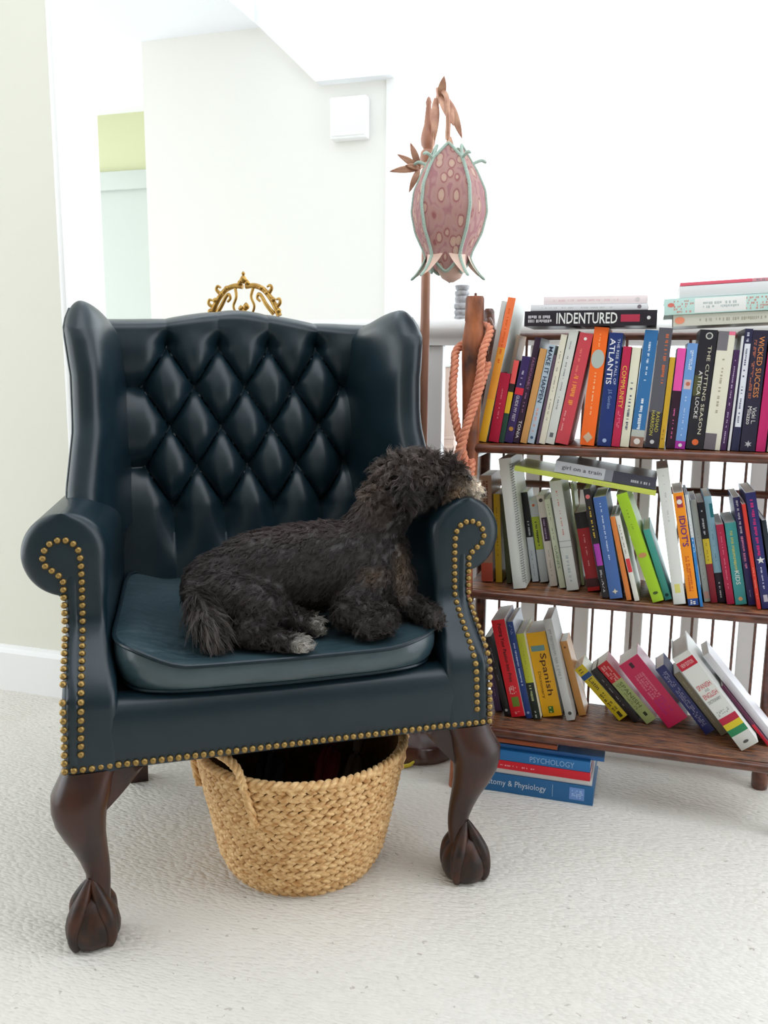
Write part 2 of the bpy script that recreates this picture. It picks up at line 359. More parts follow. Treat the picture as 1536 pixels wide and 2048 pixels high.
def make_arm(s):
    rings = []
    CXR, CZR, RR = 0.343, 0.623, 0.067
    zs = list(np.linspace(0.300, 0.40, 6)) + list(np.linspace(0.415, 0.545, 12)) + [CZR + RR * math.sin(a) for a in np.linspace(math.radians(-78), math.radians(88), 30)]
    for z in zs:
        xo = 0.352 - 0.006 * sstep(0.38, 0.5, z); xi = 0.270 + 0.012 * sstep(0.42, 0.50, z)
        d = RR ** 2 - (z - CZR) ** 2
        if d > 0:
            c = math.sqrt(d)
            xo = max(xo if z < CZR else 0, CXR + c)
            xi = (xi + (CXR - RR - xi) * sstep(0.52, CZR, z)) if z < CZR else CXR - c
        yf, yb = y_front(z), 0.57
        w = xo - xi; r = min(0.014 + 0.009 * sstep(0.54, 0.60, z), w * 0.45)
        loop = []
        for cx_, cy_, a0 in ((xi + r, yf + r, 180), (xo - r, yf + r, 270), (xo - r, yb - r, 0), (xi + r, yb - r, 90)):
            for a in np.linspace(a0, a0 + 90, 5):
                loop.append((cx_ + r * math.cos(math.radians(a)), cy_ + r * math.sin(math.radians(a))))
        # subdivide the long sides
        full = []
        for i in range(len(loop)):
            p, q = loop[i], loop[(i + 1) % len(loop)]
            full.append(p)
            if abs(q[1] - p[1]) > 0.2:
                for t in np.linspace(0, 1, 10)[1:-1]: full.append((p[0] + (q[0] - p[0]) * t, p[1] + (q[1] - p[1]) * t))
        rings.append([(s * x * taper(y), y, z) for x, y in full])
    mb = MB(); mb.loft(rings); mb.build('arm', 'leather', chair, True, 50)
    # raised facing strip between the nail rows
    fac = MB(); rr = []
    for z in np.linspace(0.318, 0.606, 30):
        xc = 0.3335 + 0.0045 * (1 - sstep(0.30, 0.45, z)) ; hw = 0.0095
        yf = y_front(z)
        rr.append([(s * (xc + hw * a), yf - 0.0045 * (1 - a * a) * (1 - sstep(0.57, 0.606, z)) + 0.002, z) for a in (-1, -0.6, -0.2, 0.2, 0.6, 1)] + [(s * (xc + hw), yf + 0.008, z), (s * (xc - hw), yf + 0.008, z)])
    fac.loft(rr)
    fac.build('arm_facing', 'leather', chair, True, 60)
    # brass nails
    path = [(0.3505, 0.322), (0.349, 0.36), (0.348, 0.43), (0.346, 0.50), (0.3455, 0.585), (0.357, 0.597), (0.3695, 0.605), (0.3735, 0.620), (0.370, 0.634), (0.360, 0.645),
            (0.345, 0.649), (0.331, 0.645), (0.321, 0.634), (0.3175, 0.615), (0.3175, 0.585), (0.3195, 0.50), (0.3215, 0.43), (0.325, 0.36), (0.327, 0.322)]
    P = [Vector((s * x, y_front(z), z)) for x, z in path]
    dense = []
    for i in range(len(P) - 1):
        for t in np.linspace(0, 1, 40, endpoint=False):
            q = P[i].lerp(P[i + 1], t); q.y = y_front(q.z); dense.append(q)
    dense.append(P[-1]); acc = 0.0; out = [dense[0]]
    for a, b in zip(dense, dense[1:]):
        acc += (b - a).length
        if acc >= 0.0127: out.append(b); acc = 0.0
    return out
nail_me = MB().lathe([(0.0056, 0.0008), (0.0056, 0.0), (0.0050, -0.0020), (0.0036, -0.0036), (0.0018, -0.0044), (0.0002, -0.0046)], n=10)
nail_me.v = [(x, z, y) for x, y, z in nail_me.v]
nail_me = nail_me.mesh('brass_nail', 'brass', True, 60)
def add_nail(p):
    o = link('brass_nail', nail_me, chair)
    e = 0.004; sl = (y_front(p.z + e) - y_front(p.z - e)) / (2 * e)
    o.location = (p.x, p.y - 0.0005, p.z); o.rotation_euler = (-math.atan(sl), RND.uniform(0, 1), 0)
for s in (-1, 1):
    pts = make_arm(s)
    for i, p in enumerate(pts):
        if s == -1 and i == 8: continue     # one nail is missing low on this arm
        add_nail(p)
n = 55
for i in range(n):
    x = -0.3505 + 0.701 * i / (n - 1)
    add_nail(Vector((x, 0.0 if abs(x) > 0.31 else 0.003, 0.3085)))

# wings
def make_wing(s):
    rings = []
    zs = list(np.linspace(0.60, 0.98, 20)) + [0.98 + 0.056 * math.sin(a) for a in np.linspace(0.12, math.pi / 2 - 0.03, 11)]
    for z in zs:
        f = math.sqrt(max(1 - (max(z - 0.98, 0) / 0.0565) ** 2, 0.0009))
        yn = interp(z, [0.60, 0.68, 0.75, 0.83, 0.92, 0.98, 1.036], [0.245, 0.262, 0.292, 0.320, 0.322, 0.335, 0.385])
        r = 0.031 * f
        xo_ = interp(z, [0.60, 0.70, 0.80, 0.90, 0.98, 1.04], [0.336, 0.333, 0.320, 0.319, 0.328, 0.326])
        r = 0.027 * f
        xn, ync = xo_ + 0.012 - 0.027, yn + 0.027
        back_i = interp(z, [0.6, 1.0], [0.222, 0.238]); back_y = 0.535 + (z - 0.46) * 0.17
        loop = []
        thick = 0.075 * f; yb = back_y + 0.02
        ang = math.radians(232)
        P0 = Vector((back_i + (0.075 - thick) / 2, yb)); P2 = Vector((xn + r * math.cos(ang), ync + r * math.sin(ang)))
        P1 = Vector((xn - 0.052 * f - 0.004, ync + 0.010))
        for t in np.linspace(0, 1, 15)[:-1]:
            q = P0 * (1 - t) ** 2 + P1 * 2 * t * (1 - t) + P2 * t * t
            loop.append((q.x, q.y))
        for a in np.linspace(232, 360, 10): loop.append((xn + r * math.cos(math.radians(a)), ync + r * math.sin(math.radians(a))))
        for t in np.linspace(0, 1, 6)[1:]: loop.append((xn + r + ((back_i + 0.075 - (0.075 - thick) / 2) - xn - r) * t, ync + (yb - ync) * t))
        rings.append([(s * x, y, z - 0.030 * sstep(0.40, 0.62, y) * sstep(0.94, 1.03, z)) for x, y in loop])
    mb = MB(); mb.loft(rings); w = mb.build('wing', 'leather', chair, True, 60)
    # welt along the outer front edge
    pts = []
    for z in np.linspace(0.66, 1.02, 22):
        yn = interp(z, [0.60, 0.68, 0.75, 0.83, 0.92, 0.98, 1.036], [0.245, 0.262, 0.292, 0.320, 0.322, 0.335, 0.385])
        xo_ = interp(z, [0.60, 0.70, 0.80, 0.90, 0.98, 1.04], [0.336, 0.333, 0.320, 0.319, 0.328, 0.326])
        f = math.sqrt(max(1 - (max(z - 0.98, 0) / 0.0565) ** 2, 0.0009))
        pts.append((s * (xo_ + 0.012 - 0.027 + 0.027 * f), yn + 0.030, z))
    MB().tube(pts, 0.0032, 6).build('welt', 'leather', w)
for s in (-1, 1): make_wing(s)

# tufted back
OFF, PX_, DZ, Z0 = 0.010, 0.1075, 0.083, 0.625
def back_y(z): return 0.512 + (z - 0.46) * 0.165
def ztop(x): return 1.016 + 0.026 * math.exp(-(x / 0.13) ** 2)
def puff(x, z):
    s_ = (x - OFF) / PX_; r_ = (z - Z0) / DZ
    sc_ = min(max(s_, -2.0), 2.0); rc = min(max(r_, 0.0), 4.0)
    if abs(s_) > 2.0: pass
    a, b = sc_ + rc / 2, sc_ - rc / 2
    pa, pb = abs(math.cos(math.pi * a)), abs(math.cos(math.pi * b))
    h = (pa * pb + 1e-5) ** 0.37
    fade = 1.0
    if r_ < 0:                       # pleats die out below the last row of buttons
        k_ = sstep(0, 1.5, -r_); h = h * (1 - k_) + (0.80 + 0.10 * h) * k_
    if r_ > 4:
        k_ = sstep(0, 0.55, r_ - 4); h = h * (1 - k_) + (0.76 + 0.16 * h) * k_
    # depth of the button pits
    br = round(rc); best = 9
    for rr in (br - 1, br, br + 1):
        if 0 <= rr <= 4:
            o = 0.5 if rr % 2 == 0 else 0.0
            lim = 1.5 if rr % 2 == 0 else 2.0
            sb = min(max(round(s_ - o) + o, -lim), lim)
            d = math.hypot((s_ - sb) * PX_, (r_ - rr) * DZ); best = min(best, d)
    pit = math.exp(-(best / 0.017) ** 2)
    return 0.037 * h - 0.009 * pit
nx, nz = 230, 230
P = []
for j in range(nz):
    row = []
    for i in range(nx):
        x = -0.30 + 0.60 * i / (nx - 1)
        zt = ztop(x) - 0.026; z = 0.43 + (zt - 0.43) * j / (nz - 1)
        row.append((x, back_y(z) - puff(x, z), z))
    P.append(row)
for a in np.linspace(0, math.pi * 0.5, 9)[1:]:
    row = []
    for i in range(nx):
        x = -0.30 + 0.60 * i / (nx - 1); zt = ztop(x) - 0.026
        h = puff(x, zt); y0 = back_y(zt); dep = 0.036 + h
        row.append((x, y0 + 0.036 - dep * math.cos(a), zt + (0.010 + 0.42 * h) * math.sin(a)))
    P.append(row)
P.append([(x, back_y(z) + 0.07, z - 0.012) for x, y, z in P[-1]])
P.append([(x, back_y(0.40) + 0.075, 0.31) for x, y, z in P[-1]])
tb = MB(); tb.grid(P); tb.build('tufted_back', 'leather', chair, True, 75)
btn = MB().lathe([(0.0085, 0.002), (0.0085, -0.001), (0.007, -0.0035), (0.004, -0.005), (0.0002, -0.0055)], n=12)
btn.v = [(x, z, y) for x, y, z in btn.v]; btn = btn.mesh('button', 'leather', True, 60)
for r_ in range(5):
    for s_ in ((-1.5, -0.5, 0.5, 1.5) if r_ % 2 == 0 else (-2, -1, 0, 1, 2)):
        x, z = OFF + s_ * PX_, Z0 + r_ * DZ
        o = link('button', btn, chair); o.location = (x, back_y(z) + 0.0105, z); o.rotation_euler = (-0.16, 0, 0)

# seat cushion
def cush_loop(k, n=72):
    out = []
    for j in range(n):
        a = 2 * math.pi * j / n; c, s_ = math.cos(a), math.sin(a); e = 2 / 7.0
        x = 0.274 * k * math.copysign(abs(c) ** e, c); y = 0.266 + 0.254 * k * math.copysign(abs(s_) ** e, s_)
        y -= 0.016 * (1 - (x / 0.274) ** 2) * (1 if s_ < 0 else 0) * k
        out.append((x * (taper(y) if y > 0.1 else 1.0), y))
    return out
def seam_z(x, y):
    return 0.456 + 0.030 * sstep(-0.16, -0.27, x) + 0.014 * sstep(0.16, 0.27, x) + 0.018 * sstep(0.2, 0.5, y)
def cush_top(x, y, k):
    dip = 0.012 * math.exp(-((x - 0.05) / 0.16) ** 2 - ((y - 0.16) / 0.16) ** 2)
    wr = 0.0034 * math.sin(34 * x + 9 * math.sin(14 * y + 2 * x)) * math.exp(-((y - 0.10) / 0.20) ** 2) * (1 - k ** 6)
    q = 46 * x + 30 * y + 6 * math.sin(17 * y - 9 * x)
    wr -= 0.0030 * max(0.0, math.sin(q)) ** 6 * math.exp(-((y - 0.12) / 0.16) ** 2) * (1 - k ** 8)
    return seam_z(x * 1, y) + 0.016 * (1 - k ** 4) - dip * (1 - k ** 6) + wr
cu = MB(); rings = []
rings.append([(x, y, 0.410) for x, y in cush_loop(0.90)])
rings.append([(x, y, 0.4125) for x, y in cush_loop(0.955)])
for t in (0.2, 0.45, 0.7, 0.9, 1.0):
    rings.append([(x, y, 0.414 + (seam_z(x, y) - 0.414) * t) for x, y in cush_loop(0.975 + 0.025 * t + 0.020 * math.sin(math.pi * t))])
for k in (0.985, 0.96, 0.92, 0.86, 0.78, 0.70, 0.61, 0.52, 0.43, 0.34, 0.25, 0.16, 0.08, 0.01):
    rings.append([(x, y, cush_top(x, y, k)) for x, y in cush_loop(k)])
cu.loft(rings)
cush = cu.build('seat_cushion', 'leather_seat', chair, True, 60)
pip = [(x, y, seam_z(x, y) + 0.001) for x, y in cush_loop(1.004)]
MB().tube(pip + pip[:2], 0.0036, 7, False).build('piping', 'leather', cush)
pip = [(x, y, 0.4150) for x, y in cush_loop(0.968)]
MB().tube(pip + pip[:2], 0.0034, 7, False).build('piping', 'leather', cush)

# legs
def front_leg(sx):
    d = Vector((0.707 * sx, -0.707, 0)); b0 = Vector((0.312 * sx, 0.040, 0))
    prof = [(0.302, 0.004, 0.047, 0.85), (0.285, 0.014, 0.047, 0.7), (0.262, 0.026, 0.045, 0.45), (0.240, 0.031, 0.042, 0.25), (0.215, 0.030, 0.038, 0.15), (0.190, 0.024, 0.0325, 0.08),
            (0.165, 0.015, 0.027, 0), (0.140, 0.007, 0.0228, 0), (0.115, 0.001, 0.0195, 0), (0.098, 0.0, 0.0185, 0), (0.082, 0.004, 0.0205, 0), (0.070, 0.010, 0.0245, 0), (0.055, 0.014, 0.0275, 0)]
    rings = []; n = 24
    for z, off, r, sq in prof:
        c = b0 + d * off; ring = []
        for j in range(n):
            a = 2 * math.pi * j / n; e = 1 - 0.55 * sq
            ca, sa = math.cos(a), math.sin(a)
            x = math.copysign(abs(ca) ** e, ca); y = math.copysign(abs(sa) ** e, sa)
            ring.append((c.x + x * r * (0.86 if sq > 0.5 else 1), c.y + y * r * (0.86 if sq > 0.5 else 1), z))
        rings.append(ring)
    leg = MB(); leg.loft(rings); lg = leg.build('leg', 'mahogany', chair, True, 60)
    # ears beside the knee
    for ax in (0, 1):
        ear = MB(); cur = []
        for t in np.linspace(0, 1, 10):
            cur.append((t, 0.302 - 0.080 * (1 - t) ** 1.15 - 0.006 * math.sin(t * math.pi)))
        rr = []
        for t, zb in cur:
            L = 0.012 + 0.072 * t
            if ax == 0: ring = [(sx * (0.312 - L), y, z) for y, z in ((0.012, 0.302), (0.008, (0.302 + zb) / 2), (0.016, zb), (0.045, zb), (0.045, 0.302))]
            else: ring = [(sx * x, 0.040 + L, z) for x, z in ((0.342, 0.302), (0.346, (0.302 + zb) / 2), (0.338, zb), (0.310, zb), (0.310, 0.302))]
            rr.append(ring)
        ear.loft(rr); ear.build('knee_bracket', 'mahogany', lg, True, 50)
    # claw and ball foot
    fc = b0 + d * 0.016
    ft = MB(); pr = [(0.0005, 0.0), (0.027, 0.0), (0.037, 0.006), (0.0425, 0.018), (0.0430, 0.030), (0.0400, 0.045), (0.033, 0.060), (0.024, 0.076), (0.0005, 0.084)]
    ft.lathe(pr, (fc.x, fc.y), 22)
    for ang in (0, 90, -90, 180):
        a0 = math.atan2(d.y, d.x) + math.radians(ang); dv = Vector((math.cos(a0), math.sin(a0), 0))
        pts = [fc + dv * q + Vector((0, 0, z)) for q, z in ((0.002, 0.108), (0.018, 0.080), (0.032, 0.056), (0.0385, 0.038), (0.0395, 0.020), (0.036, 0.004))]
        ft.tube(spline(pts, 14), [0.004, 0.0075, 0.0105, 0.0122, 0.0132, 0.0135, 0.0130, 0.0118, 0.0108, 0.0102, 0.0098, 0.0090, 0.0078, 0.0056], 10)
    ft.build('claw_foot', 'foot_wood', lg, True, 60)
for sx in (-1, 1): front_leg(sx)
for sx in (-1, 1):
    lg = MB(); rr = []
    for z, y, h in ((0.302, 0.525, 0.024), (0.2, 0.528, 0.022), (0.1, 0.545, 0.020), (0.0, 0.575, 0.019)):
        x = sx * 0.243
        rr.append([(x - h, y - h, z), (x + h, y - h, z), (x + h, y + h, z), (x - h, y + h, z)])
    lg.loft(rr); lg.build('leg', 'mahogany', chair, False)

# ------------------------------------------------------------------ bookshelf (its frame: u along, v back; origin between the front posts)
shelf = thing('bookshelf', 'dark bamboo three-tier bookshelf with a bark-mottled pole standing before the white railing', 'bookshelf', (0, 0, 0), HOUSE)
UL, UR, VF, VB = -0.362, 0.280, 1.742, 1.945
SZ = {'top': 0.767, 'mid': 0.455, 'bot': 0.150}
def ground(x): return x
# front pole with bark and knots
pl = MB(); rings = []
R_ = random.Random(3)
pr = [(0.0, 0.0175), (0.03, 0.0165), (0.08, 0.0160), (0.14, 0.0190), (0.20, 0.0165), (0.36, 0.0165), (0.445, 0.0195), (0.52, 0.0168), (0.70, 0.0172), (0.757, 0.0185), (0.82, 0.0180), (0.88, 0.0205), (0.94, 0.0235),
      (0.965, 0.0232), (0.985, 0.0222), (1.000, 0.0198), (1.012, 0.0182), (1.016, 0.0192), (1.030, 0.0192), (1.058, 0.0188), (1.063, 0.0165)]
for z, r in pr:
    u0 = -0.367 + 0.013 * z
    rings.append([(u0 + r * (1 + 0.05 * math.sin(3 * a + 9 * z)) * math.cos(a), VF + r * (1 + 0.04 * math.cos(2 * a + 7 * z)) * math.sin(a), z) for a in np.linspace(0, 2 * math.pi, 24, endpoint=False)])
pl.loft(rings); pole_l = pl.build('bark_pole', 'bark', shelf, True, 60)
MB().lathe([(0.003, 1.060), (0.003, 1.069), (0.0005, 1.070)], (-0.353, VF), 8).build('pole_pin', 'shelf_wood', pole_l)
for uu, vv, zt in ((UR + 0.022, VF, 1.05), (UL, VB, 1.052), (UR, VB, 1.05)):
    p = MB().lathe([(0.0145, 0), (0.0175, 0.004), (0.0185, 0.03), (0.0155, 0.07), (0.0135, 0.12), (0.0135, zt - 0.02), (0.0128, zt - 0.006), (0.009, zt)], (uu, vv), 16)
    p.build('post', 'shelf_wood', shelf)
reed_prof = [(0, 0), (0.0011, 0.0016), (0.0035, 0.0024), (0.0059, 0.0016), (0.007, 0)]
for nm, z in SZ.items():
    zr = z - 0.0105
    for vv in (VF - 0.002, VB):
        MB().tube([(UL + 0.01, vv, zr), (UR + 0.012, vv, zr)], 0.0098, 12).build('shelf_rail', 'shelf_wood', shelf)
    for uu in (UL + 0.012, UR - 0.008):
        MB().tube([(uu, VF + 0.012, zr - 0.017), (uu, VB - 0.010, zr - 0.017)], 0.0085, 10).build('side_rail', 'shelf_wood', shelf)
    rd = MB(); v0 = VF + 0.008
    while v0 < VB - 0.012:
        rd.loft([[(uu, v0 + a, z - 0.0034 + b) for a, b in reed_prof] + [(uu, v0 + 0.007, z - 0.006), (uu, v0, z - 0.006)] for uu in (UL + 0.004, UR - 0.002)]); v0 += 0.0073
    tag(rd.build('reed_shelf', 'reed', shelf, True, 50), kind='stuff')
    for uu in (-0.205, -0.045, 0.115):
        MB().rbox((uu - 0.006, VF + 0.010, z - 0.0125), (uu + 0.006, VB - 0.010, z - 0.0062), 0.001, 1).build('cross_slat', 'shelf_wood', shelf)
for z in (0.660, 0.990):
    MB().tube([(UL + 0.006, VB, z), (UR - 0.006, VB, z)], 0.0085, 10).build('back_rail', 'shelf_wood', shelf)
for uu in (UL, UR):
    for z in (0.66, 0.90):
        MB().tube([(uu, VF + 0.014, z), (uu, VB - 0.010, z)], 0.007, 8).build('side_rail', 'shelf_wood', shelf)
spin = MB().tube([(0, 0, 0.150), (0.0006, 0, 0.4), (-0.0004, 0, 0.7), (0, 0, 0.986)], 0.0031, 6).mesh('spindle', 'shelf_wood')
uu = UL + 0.044
while uu < UR - 0.02:
    o = link('spindle', spin, shelf); o.location = (uu, VB, 0); uu += 0.0432
pg = MB().tube([(0, 0, 0), (-0.010, -0.002, 0.022), (-0.012, -0.002, 0.03)], [0.007, 0.0085, 0.006], 10).build('peg', 'shelf_wood', shelf); pg.location = (UL + 0.016, VB - 0.03, 1.0)
MB().tube([(UL + 0.014, VB - 0.031, 0.95), (UL + 0.016, VB - 0.03, 1.004)], 0.008, 10).build('peg_stem', 'shelf_wood', shelf)

# ------------------------------------------------------------------ books
W, K, GR = (238, 236, 232), (24, 22, 28), (150, 150, 150)
TEXT_JOBS = []
class Book:
    def __init__(s, t, h, d, rgb, label, mat4, soft=True, group=None, rough=0.38, pages=(232, 228, 220), side=None):
        s.t, s.h, s.d = t, h, d
        cm = flat(rgb, rough); b = 0.0013 if soft else 0.0022
        mb = MB(); bul = min(0.0011, t * 0.06)
        xs = np.linspace(0, t, 7)
        arc = [(x, -bul * (1 - (2 * x / t - 1) ** 2)) for x in xs]
        lo = arc + [(t, d), (t - b, d), (t - b, b), (b, b), (b, d), (0, d)]
        mb.loft([[(x, y, z) for x, y in lo] for z in (0, h)], True, True)
        o = mb.build('book', cm, None, True, 35)
        tag(o, label, 'book', group); o.matrix_world = mat4; s.o = o; s.bul = bul
        if side:
            o.data.materials.append(flat(side, rough))
            for p in o.data.polygons:
                if abs(p.normal.x) > 0.9: p.material_index = 1
        e = 0.0006 if soft else 0.004
        pm = MAT['page'] if pages == (232, 228, 220) else flat(pages, 0.85)
        MB().box((b, b, e), (t - b, d - (0.001 if soft else 0.005), h - e)).build('pages', pm, o, False)
    def yb(s, x): return -s.bul * (1 - (2 * x / s.t - 1) ** 2)
    def band(s, z0, z1, rgb, x0=0.0, x1=1.0, name='spine_band', off=0.0):
        """printed block on the spine: z0..z1 and x0..x1 as fractions"""
        mb = MB(); xs = np.linspace(x0 * s.t, x1 * s.t, 6)
        o_ = 0.00018 + off
        mb.loft([[(x, s.yb(x) - o_, z) for x in xs] + [(x, s.yb(x) + 0.0002, z) for x in reversed(xs)] for z in (z0 * s.h, z1 * s.h)])
        mb.build(name, flat(rgb), s.o, False); return s
    def disc(s, zc, r, rgb, xc=0.5, rz=None, off=0.0002, n=20, star=False):
        mb = MB(); ring = []
        for j in range(n):
            a = 2 * math.pi * j / n + math.pi / 2; q = (0.42 if (star and j % 2) else 1.0)
            ring.append((xc * s.t + r * q * math.cos(a), zc * s.h + (rz or r) * q * math.sin(a)))
        mb.loft([[(x, -s.bul - 0.0003 - off, z) for x, z in ring], [(x, s.yb(min(max(x, 0), s.t)), z) for x, z in ring]])
        mb.build('emblem', flat(rgb), s.o, False); return s
    def text(s, txt, zc, ln, size, rgb, xc=0.5, horiz=False, bold=0.0, serif=False):
        """txt fitted into ln (fraction of height, or of thickness when horizontal) and size (fraction of thickness, or metres when horizontal)"""
        cu = bpy.data.curves.new('title', 'FONT'); cu.body = txt; cu.align_x = 'CENTER'; cu.align_y = 'CENTER'; cu.resolution_u = 2; cu.offset = bold
        ob = bpy.data.objects.new('title_text', cu); COL.objects.link(ob)
        TEXT_JOBS.append((ob, s, zc, ln, size, rgb, xc, horiz)); return s
    def marks(s, z0, z1, rgb, x0=0.35, x1=0.65, seed=1, rows=1, dens=0.6):
        """rows of small illegible print"""
        rg = random.Random(seed); mb = MB()
        for r in range(rows):
            xa = x0 + (x1 - x0) * r / rows; xb = xa + (x1 - x0) / rows * 0.72
            z = z1 * s.h
            while z > z0 * s.h:
                L = rg.uniform(0.0012, 0.0034)
                if rg.random() < dens + 0.15:
                    a, b = xa * s.t, xb * s.t; y = min(s.yb(a), s.yb(b)) - 0.0002
                    a2 = a + (b - a) * rg.choice((0, 0, 0.25)); 
                    mb.add([(a2, y, z - L), (b, y, z - L), (b, y, z), (a2, y, z)], [(0, 1, 2, 3)])
                z -= L + rg.uniform(0.0006, 0.0014) + (0.003 if rg.random() < 0.18 else 0)
        if mb.v: tag(mb.build('print_marks', flat(rgb), s.o, False), kind='stuff')
        return s

Uv = Vector(uvw(1, 0)); Vv = Vector(uvw(0, 1)); Zv = Vector((0, 0, 1))
def frame(X, Y, Z, o):
    m = Matrix.Identity(4)
    for i in range(3): m[i][0] = X[i]; m[i][1] = Y[i]; m[i][2] = Z[i]; m[i][3] = o[i]
    return m
def standing(u, v, zs, t, lean):
    th = math.radians(lean); n_ = Uv * math.cos(th) - Zv * math.sin(th); a_ = Uv * math.sin(th) + Zv * math.cos(th)
    c = Uv * u + Vv * v + Zv * (zs + abs(math.sin(th)) * t / 2 + 0.0003)
    return frame(n_, Vv, a_, c - n_ * t / 2)
def lying(ur, v, z, tilt=0.0, yaw=0.0):
    """book on its side, spine to the room; ur = u of its right end, z = underside there"""
    th = math.radians(tilt); ya = math.radians(yaw)
    U2 = (Uv * math.cos(ya) + Vv * math.sin(ya)); V2 = (Vv * math.cos(ya) - Uv * math.sin(ya))
    a_ = U2 * math.cos(th) + Zv * math.sin(th); n_ = Zv * math.cos(th) - U2 * math.sin(th)
    return frame(n_, V2, -a_, Uv * ur + Vv * v + Zv * z)
B = {}
def row(table, zs, group, dmax):
    for key, u, v, t, h, lean, rgb, label in table:
        d = min(dmax, 1.927 - v, 0.072 if key == 'crimson_a' else 1.0); t = t - 0.0007
        B[key] = Book(t, h, d, rgb, label, standing(u, v, zs, t, lean), soft=key not in HARD, group=group, side=SIDE.get(key))
HARD = {'yellow_tall', 'atlantis', 'cutting', 'wicked', 'rashad', 'coralred', 'crimson_a', 'whitedict'}
SIDE = {'yellow_tall': (226, 230, 226), 'idiots': (238, 236, 232), 'spandict': (240, 238, 226), 'pink': (226, 170, 190), 'redspan': (224, 170, 180), 'passion': (226, 228, 234),
        'whitecover': (232, 230, 236), 'bluesch': (210, 216, 232), 'blackwhite': (210, 222, 236), 'latin': (226, 226, 200), 'ygreen': (232, 234, 220)}
TOPROW = [
 ('yellow_tall', -0.3344, 1.760, 0.0167, 0.297, 10.2, (244, 166, 60), 'tallest yellow to orange book leaning out at the pole end of the top shelf'),
 ('crimson_a', -0.3103, 1.760, 0.0216, 0.143, 8.3, (184, 24, 62), 'short crimson book next to the tall yellow one on the top shelf'),
 ('coral_green', -0.2940, 1.760, 0.0111, 0.170, 8.8, (40, 74, 62), 'thin book with coral, yellow and green spine bands on the top shelf'),
 ('guide', -0.2795, 1.760, 0.0178, 0.178, 10.2, (58, 40, 96), 'violet book titled Guide My Feet with a red spine block'),
 ('tonia', -0.2637, 1.760, 0.0128, 0.217, 10.0, (50, 28, 52), 'dark purple book lettered TONIA at the foot of its spine'),
 ('tan', -0.2484, 1.760, 0.0141, 0.194, 10.1, (206, 152, 92), 'plain tan paperback beside the Make It Happen book'),
 ('makeit', -0.2335, 1.760, 0.0145, 0.202, 10.1, (178, 194, 208), 'pale blue book titled Make It Happen in navy capitals'),
 ('purplethin', -0.2199, 1.760, 0.0060, 0.182, 9.1, (96, 76, 96), 'very thin dusky purple booklet right of the Make It Happen book'),
 ('cream_a', -0.2105, 1.760, 0.0129, 0.222, 9.3, (226, 220, 202), 'slim cream book between thin purple booklet and grey-white book, top shelf'),
 ('greywhite', -0.1947, 1.760, 0.0184, 0.231, 9.7, (214, 216, 210), 'grey-white book with a small square logo left of the coral red book'),
 ('coralred', -0.1708, 1.760, 0.0267, 0.224, 10.2, (204, 72, 84), 'thick coral red book leaning left of the bright orange book'),
 ('orange', -0.1203, 1.760, 0.0283, 0.234, 4.3, (250, 110, 38), 'bright orange book with a grey oval on its spine'),
 ('atlantis', -0.0870, 1.760, 0.0271, 0.223, 3.2, (32, 52, 116), 'royal blue book titled The Rise and Fall of Atlantis'),
 ('community', -0.0646, 1.760, 0.0163, 0.197, 3.7, (190, 38, 78), 'crimson book titled Community in gold capitals'),
 ('creamwhy', -0.0474, 1.760, 0.0172, 0.195, 3.9, (228, 224, 202), 'cream book between the Community book and a blue book'),
 ('bluehs', -0.0248, 1.760, 0.0256, 0.228, 4.2, (52, 112, 168), 'mid blue book with white script and a brown-grey foot band'),
 ('rashad', 0.0041, 1.760, 0.0259, 0.232, 3.4, (92, 90, 100), 'smoky grey book by Rashad Harrison with orange title'),
 ('mustard', 0.0233, 1.760, 0.0105, 0.177, 3.3, (206, 164, 48), 'thin mustard yellow book beside the smoky grey one, top shelf'),
 ('pinkblack', 0.0394, 1.760, 0.0161, 0.194, 2.9, (48, 24, 42), 'book with hot pink upper and black lower spine'),
 ('bluebaby', 0.0572, 1.760, 0.0194, 0.203, 3.2, (112, 156, 214), 'light blue book with a baby picture and purple foot on its spine'),
 ('cutting', 0.0841, 1.760, 0.0320, 0.228, 3.0, (40, 38, 46), 'thick black book titled The Cutting Season'),
 ('creamgrey', 0.1158, 1.760, 0.0305, 0.225, 3.2, (230, 226, 208), 'thick cream book with grey torn corners right of The Cutting Season'),
 ('purp2', 0.1368, 1.760, 0.0104, 0.191, 3.3, (70, 40, 84), 'thin deep purple book with small white print right of the thick cream book'),
 ('clear', 0.1466, 1.760, 0.0048, 0.217, 2.6, (222, 222, 224), 'very thin white booklet on the top shelf beside deep purple book'),
 ('navypanel', 0.1576, 1.760, 0.0144, 0.230, 2.2, (46, 46, 78), 'navy book with a long white title panel on the top shelf'),
 ('wicked', 0.1798, 1.760, 0.0273, 0.227, 1.8, (46, 42, 64), 'thick navy black book titled Wicked Success in gold'),
 ('magenta', 0.2030, 1.760, 0.0171, 0.227, 2.2, (196, 40, 108), 'magenta book at the far end of the top shelf'),
 ('greyend', 0.2235, 1.760, 0.0180, 0.215, 2.2, (186, 180, 160), 'grey-beige book after the magenta one ending the top shelf'),
]
